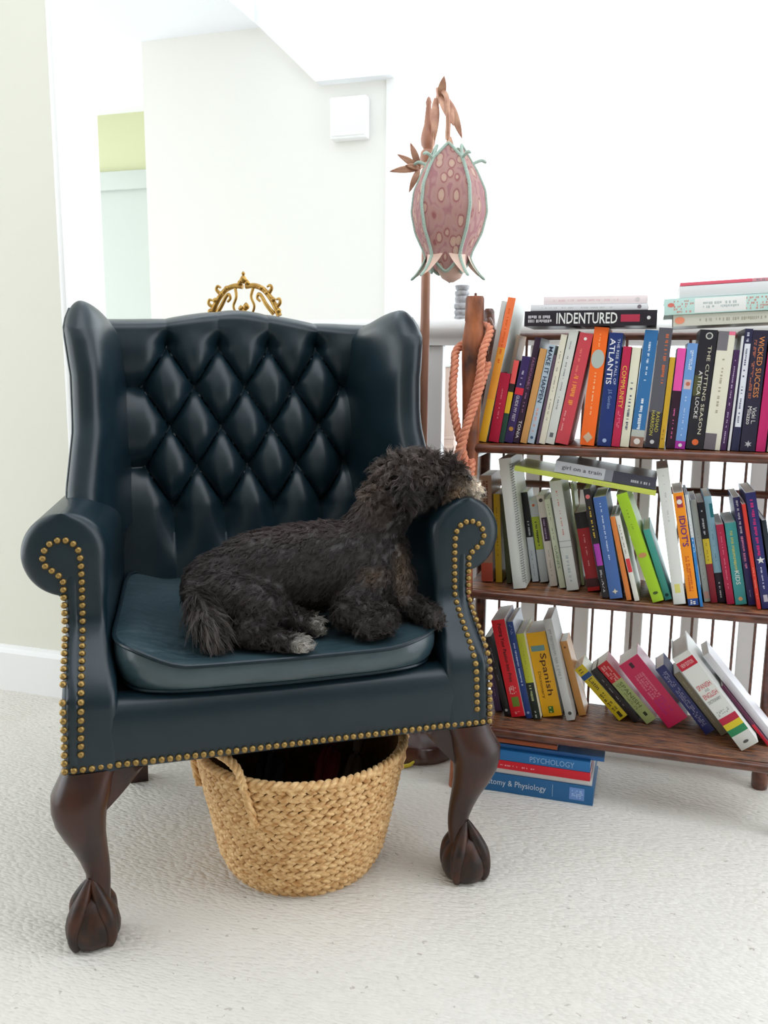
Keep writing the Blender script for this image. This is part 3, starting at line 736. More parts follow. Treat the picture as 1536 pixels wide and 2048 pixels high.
MIDROW = [
 ('brown', -0.3238, 1.810, 0.0262, 0.235, -2.6, (176, 142, 118), 'brown book with a red patterned foot behind the armchair arm'),
 ('yellow', -0.2976, 1.812, 0.0146, 0.196, -3.5, (214, 178, 44), 'yellow book next to the brown one on the middle shelf'),
 ('dkgreen', -0.2754, 1.811, 0.0112, 0.197, -6.0, (96, 104, 72), 'olive green book just left of the spiral-bound volume'),
 ('spiral', -0.2458, 1.768, 0.0271, 0.280, -8.5, (228, 230, 224), 'tall white spiral-bound volume standing on the middle shelf'),
 ('blackwhite', -0.2220, 1.843, 0.0147, 0.200, -9.3, (214, 222, 232), 'book with black upper and white lower spine beside spiral volume'),
 ('grow', -0.2027, 1.845, 0.0175, 0.183, -10.3, (214, 220, 224), 'white book with a lime green middle band and black script'),
 ('purplabel', -0.1790, 1.816, 0.0166, 0.199, -10.9, (216, 206, 196), 'beige book with a dark purple title label on its spine'),
 ('gaines', -0.1591, 1.806, 0.0128, 0.195, -12.2, (224, 228, 200), 'pale cream-green book lettered GAINES on the middle shelf'),
 ('whitethick', -0.1363, 1.790, 0.0254, 0.236, -11.6, (224, 226, 222), 'thick white book right of the one lettered GAINES'),
 ('palegreen', -0.1199, 1.848, 0.0067, 0.225, -8.8, (214, 226, 176), 'thin pale green pamphlet between thick white and red-black books'),
 ('redblack', -0.0934, 1.799, 0.0256, 0.170, -12.4, (176, 26, 36), 'short red book with a black head on the middle shelf'),
 ('blackpurple', -0.0669, 1.752, 0.0143, 0.229, -12.5, (32, 26, 32), 'black book with a violet patch and yellow title, middle shelf'),
 ('blue', -0.0459, 1.752, 0.0264, 0.212, -12.0, (70, 106, 170), 'medium blue book with a white bird emblem, middle shelf'),
 ('orangethin', -0.0205, 1.752, 0.0103, 0.175, -13.9, (222, 130, 62), 'thin plain orange book right of the medium blue book'),
 ('whitered', -0.0051, 1.752, 0.0102, 0.178, -15.5, (232, 230, 222), 'thin white book with a red block left of the lime green book'),
 ('lime', 0.0360, 1.752, 0.0225, 0.231, -21.2, (164, 204, 44), 'lime green book leaning steeply on the middle shelf'),
 ('tealsmall', 0.0559, 1.779, 0.0140, 0.151, -19.9, (92, 188, 190), 'small turquoise book leaning against the lime green book'),
 ('white2', 0.0771, 1.752, 0.0238, 0.276, -10.4, (224, 226, 222), 'tall white book with a yellow sticker left of the orange IDIOT\'S book'),
 ('idiots', 0.1033, 1.752, 0.0204, 0.229, -11.0, (248, 152, 34), 'orange book lettered IDIOT\'S with a blue foot'),
 ('bluethin', 0.1187, 1.752, 0.0062, 0.227, -11.0, (52, 134, 206), 'very thin sky blue booklet right of the orange IDIOT\'S book'),
 ('beige', 0.1317, 1.794, 0.0125, 0.211, -11.3, (198, 196, 178), 'grey-beige book right of the thin sky blue booklet'),
 ('byr', 0.1446, 1.790, 0.0130, 0.207, -11.1, (150, 36, 50), 'book with black, yellow and dark red spine bands, middle shelf'),
 ('ltblue', 0.1592, 1.799, 0.0151, 0.219, -11.1, (150, 198, 218), 'light blue book with a black foot on the middle shelf'),
 ('crimson', 0.1755, 1.789, 0.0147, 0.164, -11.5, (180, 34, 72), 'short crimson book left of the teal KIDS book'),
 ('tealkids', 0.1950, 1.791, 0.0217, 0.168, -11.2, (68, 160, 160), 'teal book lettered KIDS on the middle shelf'),
 ('navypink', 0.2154, 1.796, 0.0134, 0.221, -11.8, (48, 44, 100), 'navy book with pink lettering right of the teal KIDS book'),
 ('redthin', 0.2265, 1.771, 0.0071, 0.212, -12.0, (226, 62, 50), 'very thin red booklet between two navy books on the middle shelf'),
 ('navystar', 0.2410, 1.776, 0.0192, 0.234, -11.8, (46, 50, 112), 'navy book with magenta lettering and a white star'),
 ('dkend', 0.2590, 1.780, 0.0090, 0.180, -11.8, (40, 50, 62), 'dark slate book ending the middle shelf row'),
]
BOTROW = [
 ('purpledk', -0.2916, 1.826, 0.0158, 0.161, -12.8, (84, 62, 104), 'dark violet book behind the armchair on the bottom shelf'),
 ('black', -0.2671, 1.806, 0.0152, 0.185, -15.8, (28, 26, 32), 'black book left of the red Passion into Print book'),
 ('passion', -0.2434, 1.804, 0.0310, 0.225, -13.7, (224, 30, 46), 'bright red book titled Putting Your Passion into Print'),
 ('bluesch', -0.2192, 1.807, 0.0141, 0.224, -13.2, (38, 66, 136), 'deep blue book between the bright red and yellow-green books'),
 ('ygreen', -0.2018, 1.806, 0.0175, 0.198, -13.1, (196, 202, 60), 'yellow-green book with a black lower label, bottom shelf'),
 ('spandict', -0.1704, 1.828, 0.0434, 0.195, -13.4, (240, 178, 24), 'thick yellow Spanish Dictionary on the bottom shelf'),
 ('greywhite2', -0.1303, 1.824, 0.0190, 0.234, -15.0, (214, 216, 216), 'tall pale grey book right of the yellow Spanish Dictionary'),
 ('tan2', -0.1079, 1.860, 0.0163, 0.175, -16.4, (206, 148, 82), 'small tan book right of the tall pale grey one, bottom shelf'),
 ('latin', -0.0196, 1.860, 0.0240, 0.147, -43.9, (222, 196, 36), 'slumped yellow Latin book with a blue spine band'),
 ('blackL', 0.0099, 1.860, 0.0160, 0.146, -42.4, (40, 34, 36), 'slumped black book between the yellow Latin and green Spanish books'),
 ('redspan', 0.0405, 1.860, 0.0266, 0.164, -43.2, (184, 196, 132), 'slumped Spanish book with red head and pale green spine'),
 ('pink', 0.0951, 1.852, 0.0498, 0.171, -40.8, (222, 42, 100), 'thick hot pink dictionary slumped on the bottom shelf'),
 ('navy', 0.1604, 1.844, 0.0224, 0.173, -39.8, (50, 56, 118), 'slumped navy book right of the hot pink dictionary'),
 ('greybrown', 0.1889, 1.849, 0.0152, 0.162, -40.0, (140, 130, 108), 'slumped khaki book between navy book and white dictionary'),
 ('whitedict', 0.2328, 1.784, 0.0392, 0.232, -39.2, (228, 230, 226), 'thick white Spanish and English dictionary with red, yellow and green bands'),
 ('purpred', 0.2746, 1.824, 0.0069, 0.154, -40.3, (92, 34, 66), 'thin plum and red book under the last white book, bottom shelf'),
 ('whitecover', 0.2877, 1.840, 0.0157, 0.229, -40.3, (228, 226, 232), 'white glossy-covered book last in the slumped bottom row'),
]
row(TOPROW, SZ['top'], 'books standing on the top shelf', 0.150)
row(MIDROW, SZ['mid'], 'books standing on the middle shelf', 0.160)
row(BOTROW, SZ['bot'], 'books leaning on the bottom shelf', 0.135)

b = B['yellow_tall']; b.band(0.66, 1, (248, 126, 74)).band(0.0, 0.30, (244, 190, 50)).marks(0.55, 0.95, (226, 96, 30), 0.35, 0.7, 5, 1, 0.5)
B['crimson_a'].marks(0.35, 0.8, (226, 130, 140), 0.42, 0.58, 6)
B['coral_green'].band(0.72, 1, (236, 92, 90)).band(0.62, 0.72, (40, 30, 34)).band(0.36, 0.62, (232, 186, 44))
B['guide'].band(0.56, 0.64, (214, 44, 66)).text('GUIDE MY FEET', 0.40, 0.30, 0.36, (226, 222, 232)).marks(0.68, 0.85, (200, 196, 214), 0.35, 0.65, 8).disc(0.16, 0.0045, (196, 140, 60))
B['tonia'].text('TONIA', 0.13, 0.17, 0.5, W).text('FASHIONABLY', 0.66, 0.30, 0.42, (166, 110, 150)).marks(0.28, 0.48, (150, 100, 140), 0.35, 0.65, 9)
B['makeit'].text('MAKE IT HAPPEN', 0.70, 0.56, 0.62, (34, 48, 76), bold=0.012).marks(0.12, 0.36, (220, 150, 140), 0.3, 0.7, 10).disc(0.06, 0.003, (60, 90, 120))
B['cream_a'].marks(0.2, 0.85, (150, 140, 130), 0.4, 0.6, 11, 1, 0.5)
B['greywhite'].marks(0.3, 0.9, (140, 146, 150), 0.35, 0.55, 12).band(0.06, 0.10, (96, 100, 104), 0.3, 0.7)
B['coralred'].marks(0.35, 0.62, (240, 150, 70), 0.3, 0.75, 13).marks(0.62, 0.86, (230, 120, 110), 0.3, 0.5, 14).marks(0.1, 0.3, (236, 170, 170), 0.2, 0.35, 15).disc(0.95, 0.003, W)
B['orange'].disc(0.735, 0.0125, (178, 186, 178), 0.5, 0.0185).marks(0.25, 0.62, (250, 190, 140), 0.42, 0.56, 16).marks(0.84, 0.96, (250, 170, 110), 0.42, 0.55, 17).disc(0.07, 0.0095, (206, 178, 150), 0.5, 0.011, 0.0002, 4)
B['atlantis'].text('ATLANTIS', 0.75, 0.40, 0.40, (236, 236, 240), 0.33, bold=0.01).text('THE RISE & FALL OF', 0.75, 0.40, 0.19, (214, 220, 236), 0.76).text('J.S. Gordon', 0.42, 0.17, 0.32, (150, 172, 214)).disc(0.05, 0.004, (170, 190, 226))
B['community'].text('COMMUNITY', 0.60, 0.42, 0.52, (240, 200, 80)).marks(0.18, 0.36, (226, 120, 140), 0.3, 0.7, 18, 2)
B['creamwhy'].marks(0.18, 0.70, (84, 92, 112), 0.32, 0.70, 19)
B['bluehs'].marks(0.55, 0.92, (206, 222, 238), 0.40, 0.62, 20, 1, 0.5).marks(0.16, 0.42, (236, 240, 244), 0.36, 0.68, 21, 1, 0.9).band(0.0, 0.09, (150, 112, 96)).band(0.09, 0.15, (186, 190, 182)).disc(0.05, 0.006, (230, 226, 220))
B['rashad'].marks(0.55, 0.95, (206, 110, 70), 0.55, 0.85, 22).text('RASHAD', 0.22, 0.17, 0.26, (206, 196, 90), 0.70).text('HARRISON', 0.21, 0.21, 0.26, (206, 196, 90), 0.34).disc(0.05, 0.004, (210, 210, 210)).band(0.0, 0.30, (52, 48, 58), 0, 1, 'spine_band', -0.0001)
B['mustard'].marks(0.1, 0.25, (140, 100, 30), 0.3, 0.7, 23)
B['pinkblack'].band(0.58, 1, (232, 84, 168)).marks(0.1, 0.42, (226, 110, 170), 0.4, 0.6, 24)
B['bluebaby'].band(0.0, 0.075, (172, 46, 160)).band(0.57, 0.66, (214, 190, 190), 0.12, 0.8).disc(0.62, 0.004, (190, 110, 90)).marks(0.76, 0.95, (222, 232, 246), 0.35, 0.7, 25, 2).marks(0.12, 0.5, (196, 214, 240), 0.42, 0.58, 26, 1, 0.4).disc(0.035, 0.0035, W)
B['cutting'].text('THE CUTTING SEASON', 0.50, 0.74, 0.20, (226, 220, 196), 0.66).text('ATTICA LOCKE', 0.46, 0.40, 0.22, W, 0.32).disc(0.95, 0.0065, (206, 206, 200), 0.55).disc(0.95, 0.0045, (60, 60, 64), 0.55, None, 0.0004).disc(0.06, 0.006, (230, 110, 60)).band(0.45, 0.62, (84, 84, 52), 0.0, 0.45, 'spine_band', -0.0001)
B['creamgrey'].band(0.84, 1, (120, 116, 122), 0, 0.62).band(0.0, 0.14, (112, 104, 112), 0, 0.7).band(0.97, 1, (240, 120, 150), 0.62, 1).marks(0.3, 0.8, (170, 162, 140), 0.42, 0.6, 27, 1, 0.4)
B['purp2'].marks(0.08, 0.9, (206, 190, 214), 0.35, 0.6, 28)
B['navypanel'].band(0.20, 0.88, (226, 228, 236), 0.15, 0.9).marks(0.24, 0.84, (90, 90, 120), 0.35, 0.65, 29).marks(0.9, 0.97, (206, 206, 220), 0.3, 0.7, 30)
B['wicked'].text('WICKED SUCCESS', 0.70, 0.50, 0.36, (214, 140, 84), 0.62, bold=0.008).marks(0.45, 0.92, (190, 110, 84), 0.14, 0.34, 31, 2).text('Vicki L.', 0.30, 0.14, 0.28, W, 0.66).text('Milazzo', 0.30, 0.15, 0.28, W, 0.34).disc(0.06, 0.007, (190, 190, 196), 0.5, None, 0.0002, 12, True)
B['brown'].marks(0.55, 0.95, (120, 70, 50), 0.3, 0.75, 32, 2, 0.9).band(0.0, 0.18, (206, 96, 76))
B['yellow'].marks(0.3, 0.85, (160, 124, 30), 0.35, 0.6, 33)
B['blackwhite'].band(0.50, 1, (22, 22, 28)).marks(0.52, 0.68, (206, 212, 220), 0.4, 0.75, 34).marks(0.06, 0.4, (160, 170, 184), 0.4, 0.6, 35)
B['grow'].band(0.40, 0.80, (190, 206, 66)).marks(0.44, 0.74, (40, 44, 30), 0.35, 0.7, 36, 1, 0.9).disc(0.94, 0.003, (226, 120, 70))
B['purplabel'].band(0.50, 0.76, (58, 36, 62), 0.2, 0.95).marks(0.53, 0.74, (180, 160, 190), 0.4, 0.65, 37).disc(0.95, 0.004, (60, 50, 50)).marks(0.1, 0.4, (170, 160, 150), 0.4, 0.6, 38)
B['gaines'].text('GAINES', 0.35, 0.26, 0.42, (120, 150, 120)).marks(0.55, 0.94, (130, 150, 120), 0.4, 0.6, 39, 1, 0.5)
B['whitethick'].marks(0.50, 0.94, (206, 130, 120), 0.42, 0.58, 40, 1, 0.4).band(0.395, 0.40, (150, 154, 156)).band(0.45, 0.455, (150, 154, 156)).marks(0.08, 0.32, (176, 184, 190), 0.35, 0.65, 41)
B['redblack'].band(0.80, 1, (30, 24, 28)).band(0.0, 0.05, (200, 40, 40)).band(0.05, 0.16, (84, 40, 44)).marks(0.3, 0.72, (230, 150, 150), 0.42, 0.56, 42)
B['blackpurple'].band(0.30, 0.50, (168, 60, 170), 0.1, 0.95).marks(0.55, 0.84, (214, 180, 60), 0.35, 0.65, 43).disc(0.93, 0.0045, (210, 110, 110)).marks(0.06, 0.26, (200, 200, 206), 0.35, 0.65, 44, 2)
B['blue'].marks(0.38, 0.94, (200, 214, 236), 0.42, 0.56, 45, 1, 0.7).disc(0.07, 0.006, (226, 216, 190), 0.5, None, 0.0002, 8, True)
B['whitered'].band(0.34, 0.50, (220, 60, 70), 0.1, 0.95).marks(0.55, 0.9, (150, 150, 146), 0.35, 0.65, 46)
B['lime'].disc(0.43, 0.008, (196, 140, 90), 0.5, 0.005).disc(0.08, 0.005, (70, 90, 30), 0.5, 0.003).marks(0.52, 0.85, (130, 166, 34), 0.4, 0.6, 47, 1, 0.4)
B['tealsmall'].disc(0.07, 0.0035, (40, 84, 90))
B['white2'].band(0.085, 0.15, (222, 216, 120), 0.25, 0.7).marks(0.62, 0.95, (190, 194, 190), 0.42, 0.58, 48, 1, 0.4)
B['idiots'].text("IDIOT'S", 0.66, 0.27, 0.60, (110, 44, 120), 0.55, bold=0.02).band(0.87, 0.97, (166, 50, 70), 0.25, 0.8).disc(0.92, 0.005, (236, 226, 220), 0.5).marks(0.12, 0.44, (206, 90, 30), 0.3, 0.75, 49, 2).band(0.0, 0.062, (30, 72, 150)).marks(0.015, 0.05, W, 0.2, 0.8, 50, 2)
B['bluethin'].band(0.62, 1.0, (206, 212, 214)).marks(0.5, 0.8, (236, 240, 244), 0.3, 0.7, 51)
B['beige'].band(0.03, 0.10, (224, 170, 150), 0.1, 0.9).marks(0.2, 0.7, (160, 160, 150), 0.4, 0.6, 52, 1, 0.4)
B['byr'].band(0.64, 1, (26, 24, 30)).band(0.39, 0.64, (226, 196, 52)).marks(0.68, 0.94, (196, 196, 196), 0.3, 0.7, 53).marks(0.42, 0.6, (190, 150, 40), 0.35, 0.65, 54)
B['ltblue'].band(0.0, 0.28, (36, 26, 40)).marks(0.05, 0.2, (206, 206, 210), 0.4, 0.65, 55).band(0.80, 0.93, (34, 128, 140), 0.55, 1.0).marks(0.4, 0.72, (110, 150, 170), 0.4, 0.6, 56, 1, 0.4)
B['crimson'].marks(0.2, 0.9, (226, 130, 150), 0.42, 0.58, 57)
B['tealkids'].marks(0.42, 0.90, (190, 196, 110), 0.34, 0.66, 58, 1, 0.95).text('KIDS', 0.33, 0.17, 0.40, (226, 236, 230), bold=0.01).disc(0.07, 0.004, (226, 170, 120))
B['navypink'].marks(0.68, 0.97, (206, 206, 220), 0.35, 0.75, 59, 1, 0.95).marks(0.34, 0.64, (220, 140, 180), 0.3, 0.75, 60, 1, 0.95).marks(0.06, 0.14, (140, 140, 170), 0.4, 0.6, 61)
B['redthin'].marks(0.1, 0.4, (240, 150, 130), 0.35, 0.65, 62)
B['navystar'].marks(0.46, 0.94, (206, 44, 120), 0.34, 0.72, 63, 1, 0.95).disc(0.42, 0.0078, W, 0.55, None, 0.0002, 10, True).marks(0.18, 0.36, (206, 206, 226), 0.4, 0.6, 64).band(0.06, 0.12, (206, 200, 214), 0.3, 0.7)
B['purpledk'].marks(0.2, 0.8, (160, 140, 180), 0.4, 0.6, 65)
B['black'].marks(0.3, 0.9, (110, 110, 120), 0.4, 0.6, 66, 1, 0.4).disc(0.07, 0.003, (180, 180, 180))
B['passion'].text('Putting Your Passion into Print', 0.66, 0.60, 0.34, (44, 10, 16), bold=0.012).marks(0.24, 0.32, (244, 190, 190), 0.25, 0.8, 67, 4).band(0.105, 0.205, (112, 140, 50), 0.28, 0.8).marks(0.03, 0.07, (250, 160, 160), 0.3, 0.75, 68, 2)
B['bluesch'].marks(0.35, 0.78, (196, 208, 234), 0.35, 0.68, 69, 1, 0.95).marks(0.86, 0.97, (130, 150, 200), 0.3, 0.7, 70, 2).disc(0.06, 0.003, (170, 186, 220))
B['ygreen'].band(0.0, 0.43, (34, 46, 40)).marks(0.20, 0.40, (196, 206, 150), 0.3, 0.7, 71).marks(0.03, 0.1, (196, 206, 196), 0.35, 0.65, 72).marks(0.5, 0.9, (160, 166, 50), 0.4, 0.6, 73, 1, 0.3)
B['spandict'].text('Spanish', 0.50, 0.50, 0.40, (88, 52, 16), 0.60, bold=0.008).text('Dictionary', 0.38, 0.32, 0.20, (104, 66, 20), 0.26).band(0.78, 0.845, (110, 150, 150), 0.10, 0.80).band(0.04, 0.12, (60, 110, 40), 0.36, 0.62).marks(0.05, 0.11, (206, 206, 120), 0.42, 0.56, 74)
B['greywhite2'].marks(0.42, 0.90, (176, 180, 182), 0.3, 0.75, 75, 1, 0.9).disc(0.07, 0.004, (90, 90, 90), 0.6)
B['tan2'].disc(0.92, 0.0025, (120, 80, 40))
B['latin'].band(0.78, 0.86, (40, 84, 150)).text('Latin', 0.66, 0.2, 0.42, K, 0.62).marks(0.15, 0.5, (96, 84, 20), 0.25, 0.8, 76, 2).band(0.03, 0.13, (50, 44, 20), 0.35, 0.65).marks(0.88, 0.96, (130, 112, 30), 0.25, 0.75, 77)
B['blackL'].marks(0.3, 0.8, (170, 166, 160), 0.42, 0.58, 78)
B['redspan'].band(0.70, 1, (214, 34, 50)).marks(0.72, 0.96, (244, 170, 170), 0.18, 0.85, 79, 3).text('SPANISH', 0.45, 0.42, 0.34, (110, 124, 70), 0.62, bold=0.01).marks(0.25, 0.66, (130, 144, 90), 0.16, 0.4, 80, 2).band(0.10, 0.16, (50, 60, 40), 0.4, 0.65)
B['pink'].marks(0.42, 0.78, (240, 130, 160), 0.25, 0.72, 81, 4, 0.9).marks(0.18, 0.40, (206, 40, 130), 0.25, 0.75, 82, 3).band(0.88, 0.955, (74, 30, 50), 0.4, 0.56)
B['navy'].marks(0.12, 0.92, (150, 150, 190), 0.25, 0.8, 83, 3)
B['greybrown'].marks(0.2, 0.9, (170, 160, 130), 0.4, 0.6, 84)
b = B['whitedict']
b.band(0.86, 0.945, (200, 28, 56)).text('NEW EDITION', 0.902, 0.7, 0.009, (240, 200, 205), 0.5, True)
b.text('SPANISH', 0.66, 0.78, 0.011, (206, 60, 74), 0.5, True).text('AND', 0.615, 0.25, 0.006, (130, 130, 130), 0.5, True).text('ENGLISH', 0.565, 0.80, 0.011, (206, 60, 74), 0.5, True).text('DICTIONARY', 0.505, 0.74, 0.007, (120, 120, 120), 0.5, True)
b.marks(0.36, 0.40, (170, 174, 172), 0.15, 0.85, 85, 6)
b.band(0.27, 0.335, (190, 34, 66)).band(0.21, 0.27, (226, 206, 44)).band(0.145, 0.21, (44, 140, 92)).disc(0.06, 0.006, (90, 90, 90), 0.5, 0.003)
B['purpred'].band(0.0, 0.35, (206, 40, 60))

# coil of the spiral-bound volume
bs = B['spiral']; coil = MB()
tt, hh = bs.t, bs.h
pts = []
for i in range(46 * 8 + 1):
    a = 2 * math.pi * i / 8; pts.append((tt - 0.001 + 0.0034 * math.cos(a), -0.0005 + 0.0034 * math.sin(a), 0.012 + (hh - 0.024) * i / (46 * 8)))
coil.tube(pts, 0.0007, 5); coil.build('wire_coil', flat((96, 100, 100), 0.3), bs.o)

# books lying on the rows and on the floor
TOPZ = 0.767 + 0.232
def lie(key, ur, v, z, t, h, d, rgb, label, tilt=0.0, yaw=0.0, group=None, **kw):
    B[key] = Book(t, h, d, rgb, label, lying(ur, v, z, tilt, yaw), group=group, **kw); return B[key]
ZA = 1.0040
lie('indentured', 0.000, 1.752, ZA, 0.0295, 0.254, 0.150, (38, 32, 42), 'black book titled INDENTURED lying across the top row', 0.1, group='books lying on the top row', soft=False)
lie('lyinggrey', -0.018, 1.755, ZA + 0.0300, 0.0120, 0.225, 0.145, (226, 226, 230), 'pale grey book lying directly on the INDENTURED book', 0.1, group='books lying on the top row')
lie('lyingpink', -0.020, 1.757, ZA + 0.0425, 0.0150, 0.198, 0.140, (240, 226, 228), 'pale pink book topmost of the INDENTURED pile', 0.1, group='books lying on the top row')
b = B['indentured']; b.text('INDENTURED', 0.52, 0.46, 0.72, (232, 232, 230), bold=0.012).band(0.125, 0.265, (176, 50, 76), 0.25, 0.72).marks(0.80, 0.97, (206, 200, 206), 0.24, 0.78, 86, 2, 0.9).disc(0.06, 0.0035, (220, 220, 220))
B['lyinggrey'].disc(0.07, 0.0038, (120, 110, 120)).marks(0.3, 0.9, (196, 196, 200), 0.35, 0.6, 87, 1, 0.5)
B['lyingpink'].marks(0.25, 0.9, (232, 200, 206), 0.35, 0.65, 88, 1, 0.5).disc(0.09, 0.004, (214, 206, 208))
ZB = 1.0
lie('pilecream', 0.268, 1.756, ZB + 0.012, 0.0210, 0.238, 0.150, (214, 212, 200), 'grey-cream book at the bottom of the tilted pile on the top row', 2.4, group='tilted pile on the top row')
lie('pileteal', 0.262, 1.750, ZB + 0.0340, 0.0300, 0.250, 0.160, (196, 226, 220), 'pale turquoise patterned book in the tilted pile on the top row', 2.6, group='tilted pile on the top row', soft=False)
lie('pilegrey', 0.266, 1.754, ZB + 0.0655, 0.0215, 0.228, 0.150, (226, 228, 230), 'pale grey book second from the top of the tilted pile', 2.8, group='tilted pile on the top row')
lie('pilered', 0.268, 1.756, ZB + 0.0880, 0.0060, 0.230, 0.150, (214, 150, 160), 'thin red-striped booklet topmost of the tilted pile', 2.8, group='tilted pile on the top row')
b = B['pileteal']; b.band(0.42, 0.78, (238, 238, 236), 0.06, 0.94).marks(0.78, 0.93, (206, 150, 140), 0.1, 0.9, 89, 5, 0.4).marks(0.24, 0.42, (206, 150, 140), 0.1, 0.9, 90, 5, 0.4).marks(0.48, 0.72, (180, 190, 190), 0.3, 0.75, 91, 2).disc(0.95, 0.004, (220, 120, 110), 0.6, 0.006)
B['pilecream'].marks(0.2, 0.8, (170, 166, 150), 0.3, 0.7, 92).disc(0.95, 0.0065, (240, 150, 120), 0.5, 0.009)
B['pilered'].band(0.45, 1, (226, 100, 120)).marks(0.1, 0.42, (130, 130, 140), 0.2, 0.8, 93)
# tilted books over the middle row
lie('limecover', 0.0175, 1.751, 0.6735, 0.0105, 0.284, 0.155, (208, 218, 96), 'thin yellow-green book lying tilted under the girl on a train book', -7.7, group='books lying tilted over the middle row')
lie('girltrain', 0.0155, 1.753, 0.6850, 0.0235, 0.200, 0.135, (206, 208, 216), 'grey book titled girl on a train lying tilted over the middle row', -7.9, group='books lying tilted over the middle row', side=(96, 80, 72))
b = B['girltrain']; b.text('girl on a train', 0.73, 0.40, 0.46, (84, 84, 96), bold=0.006).band(0.0, 0.42, (70, 70, 84)).marks(0.06, 0.24, (190, 190, 196), 0.3, 0.6, 94).band(0.42, 0.50, (140, 142, 152))
B['limecover'].marks(0.2, 0.6, (210, 190, 130), 0.3, 0.7, 95, 1, 0.4)
# stack on the carpet under the shelf
G = 'books stacked on the carpet under the bookshelf'
lie('anatomy', -0.070, 1.742, 0.0005, 0.042, 0.262, 0.190, (36, 102, 156), 'thick blue Anatomy & Physiology book lying on the carpet', 0, group=G, soft=False)
lie('whitestack', -0.074, 1.746, 0.0431, 0.0125, 0.236, 0.180, (226, 226, 226), 'white book lying just above the Anatomy & Physiology book', 0, group=G)
lie('redstack', -0.078, 1.740, 0.0562, 0.0190, 0.240, 0.185, (214, 26, 46), 'red book lying in the carpet stack under the bookshelf', 0, group=G)
lie('psych', -0.079, 1.741, 0.0757, 0.0230, 0.236, 0.165, (40, 116, 182), 'blue Psychology book lying in the carpet stack', 0, group=G)
lie('bluestack', -0.052, 1.752, 0.0992, 0.0095, 0.262, 0.165, (44, 104, 172), 'thin glossy blue book lying on the Psychology book', 0.0, group=G)
lie('brownstack', -0.150, 1.748, 0.1132, 0.0090, 0.170, 0.13, (166, 84, 48), 'small rust brown book topmost of the carpet stack', 0, group=G)
B['anatomy'].text('Anatomy & Physiology', 0.66, 0.56, 0.42, (206, 220, 234)).band(0.07, 0.19, (110, 150, 214), 0.2, 0.85).marks(0.09, 0.17, (180, 206, 240), 0.3, 0.75, 96, 5).band(0.325, 0.328, (170, 196, 220), 0.2, 0.85)
B['psych'].text('PSYCHOLOGY', 0.34, 0.40, 0.55, (150, 190, 226))
B['redstack'].marks(0.5, 0.95, (244, 170, 180), 0.4, 0.62, 97)
# two books pushed in behind the rows
bk_ = Book(0.009, 0.225, 0.085, (244, 214, 190), 'pale peach booklet half hidden behind the crimson book on top shelf', standing(-0.3165, 1.840, SZ['top'], 0.009, 10.0), group='books pushed in behind the rows')
bk_.band(0.55, 0.62, (150, 190, 140), 0.1, 0.9)
Book(0.0095, 0.292, 0.12, (226, 230, 228), 'tall thin white folder between the bark pole and the tallest yellow book', standing(-0.3478, 1.784, SZ['top'], 0.0095, 9.0), group='books pushed in behind the rows')

# settle the lettering
bpy.context.view_layer.update()
dg = bpy.context.evaluated_depsgraph_get()
for ob, bk2, zc, ln, size, rgb, xc, horiz in TEXT_JOBS:
    me = bpy.data.meshes.new_from_object(ob.evaluated_get(dg)); me.name = 'title'
    co = np.empty(len(me.vertices) * 3); me.vertices.foreach_get('co', co); co = co.reshape(-1, 3)
    lo, hi = co[:, :2].min(0), co[:, :2].max(0); c = (lo + hi) / 2; wh = hi - lo
    L = ln * (bk2.t if horiz else bk2.h); S_ = size if horiz else size * bk2.t
    x = (co[:, 0] - c[0]) * L / wh[0]; y = (co[:, 1] - c[1]) * S_ / wh[1]
    out = np.empty_like(co)
    if horiz: out[:, 0] = xc * bk2.t + x; out[:, 2] = zc * bk2.h + y
    else: out[:, 0] = xc * bk2.t + y; out[:, 2] = zc * bk2.h - x
    out[:, 1] = -bk2.bul - 0.0005
    me.vertices.foreach_set('co', out.ravel()); me.materials.clear(); me.materials.append(flat(rgb))
    link('title', me, bk2.o)
    cu = ob.data; bpy.data.objects.remove(ob); bpy.data.curves.remove(cu)
#@@NEXT

# ------------------------------------------------------------------ twisted cord on the pole
def twisted(name, pts, r, parent, pitch=0.034, n=None, mat='rope'):
    L = sum((Vector(a) - Vector(b)).length for a, b in zip(pts, pts[1:]))
    n = n or max(12, int(L / 0.0032)); C_ = spline(pts, n); mb = MB()
    t0 = (C_[1] - C_[0]).normalized(); ref = Vector((0, 1, 0.1)); nr = (ref - t0 * ref.dot(t0)).normalized()
    fr = []
    for i in range(n):
        t = (C_[min(i + 1, n - 1)] - C_[max(i - 1, 0)]).normalized(); nr = (nr - t * nr.dot(t)).normalized(); fr.append((C_[i], nr.copy(), t.cross(nr)))
    for k in range(3):
        ps = []
        s_ = 0.0
        for i, (c, a, b_) in enumerate(fr):
            if i: s_ += (fr[i][0] - fr[i - 1][0]).length
            ph = 2 * math.pi * (s_ / pitch + k / 3.0); ps.append(c + (a * math.cos(ph) + b_ * math.sin(ph)) * r * 0.56)
        mb.tube(ps, r * 0.50, 8)
    return mb.build(name, mat, parent, True, 70)
rope = thing('tieback_rope', 'salmon twisted tieback rope looped around the bark pole and knotted', 'rope', (0, 0, 0), HOUSE)
def pu(u, z, v): return (u, v, z)
twisted('rope_strand', [pu(-0.342, 1.008, 1.772), pu(-0.3225, 0.995, 1.746), pu(-0.330, 0.95, 1.715), pu(-0.334, 0.90, 1.709), pu(-0.345, 0.85, 1.706), pu(-0.358, 0.80, 1.706), pu(-0.366, 0.75, 1.705), pu(-0.364, 0.71, 1.704), pu(-0.354, 0.68, 1.703)], 0.0086, rope)
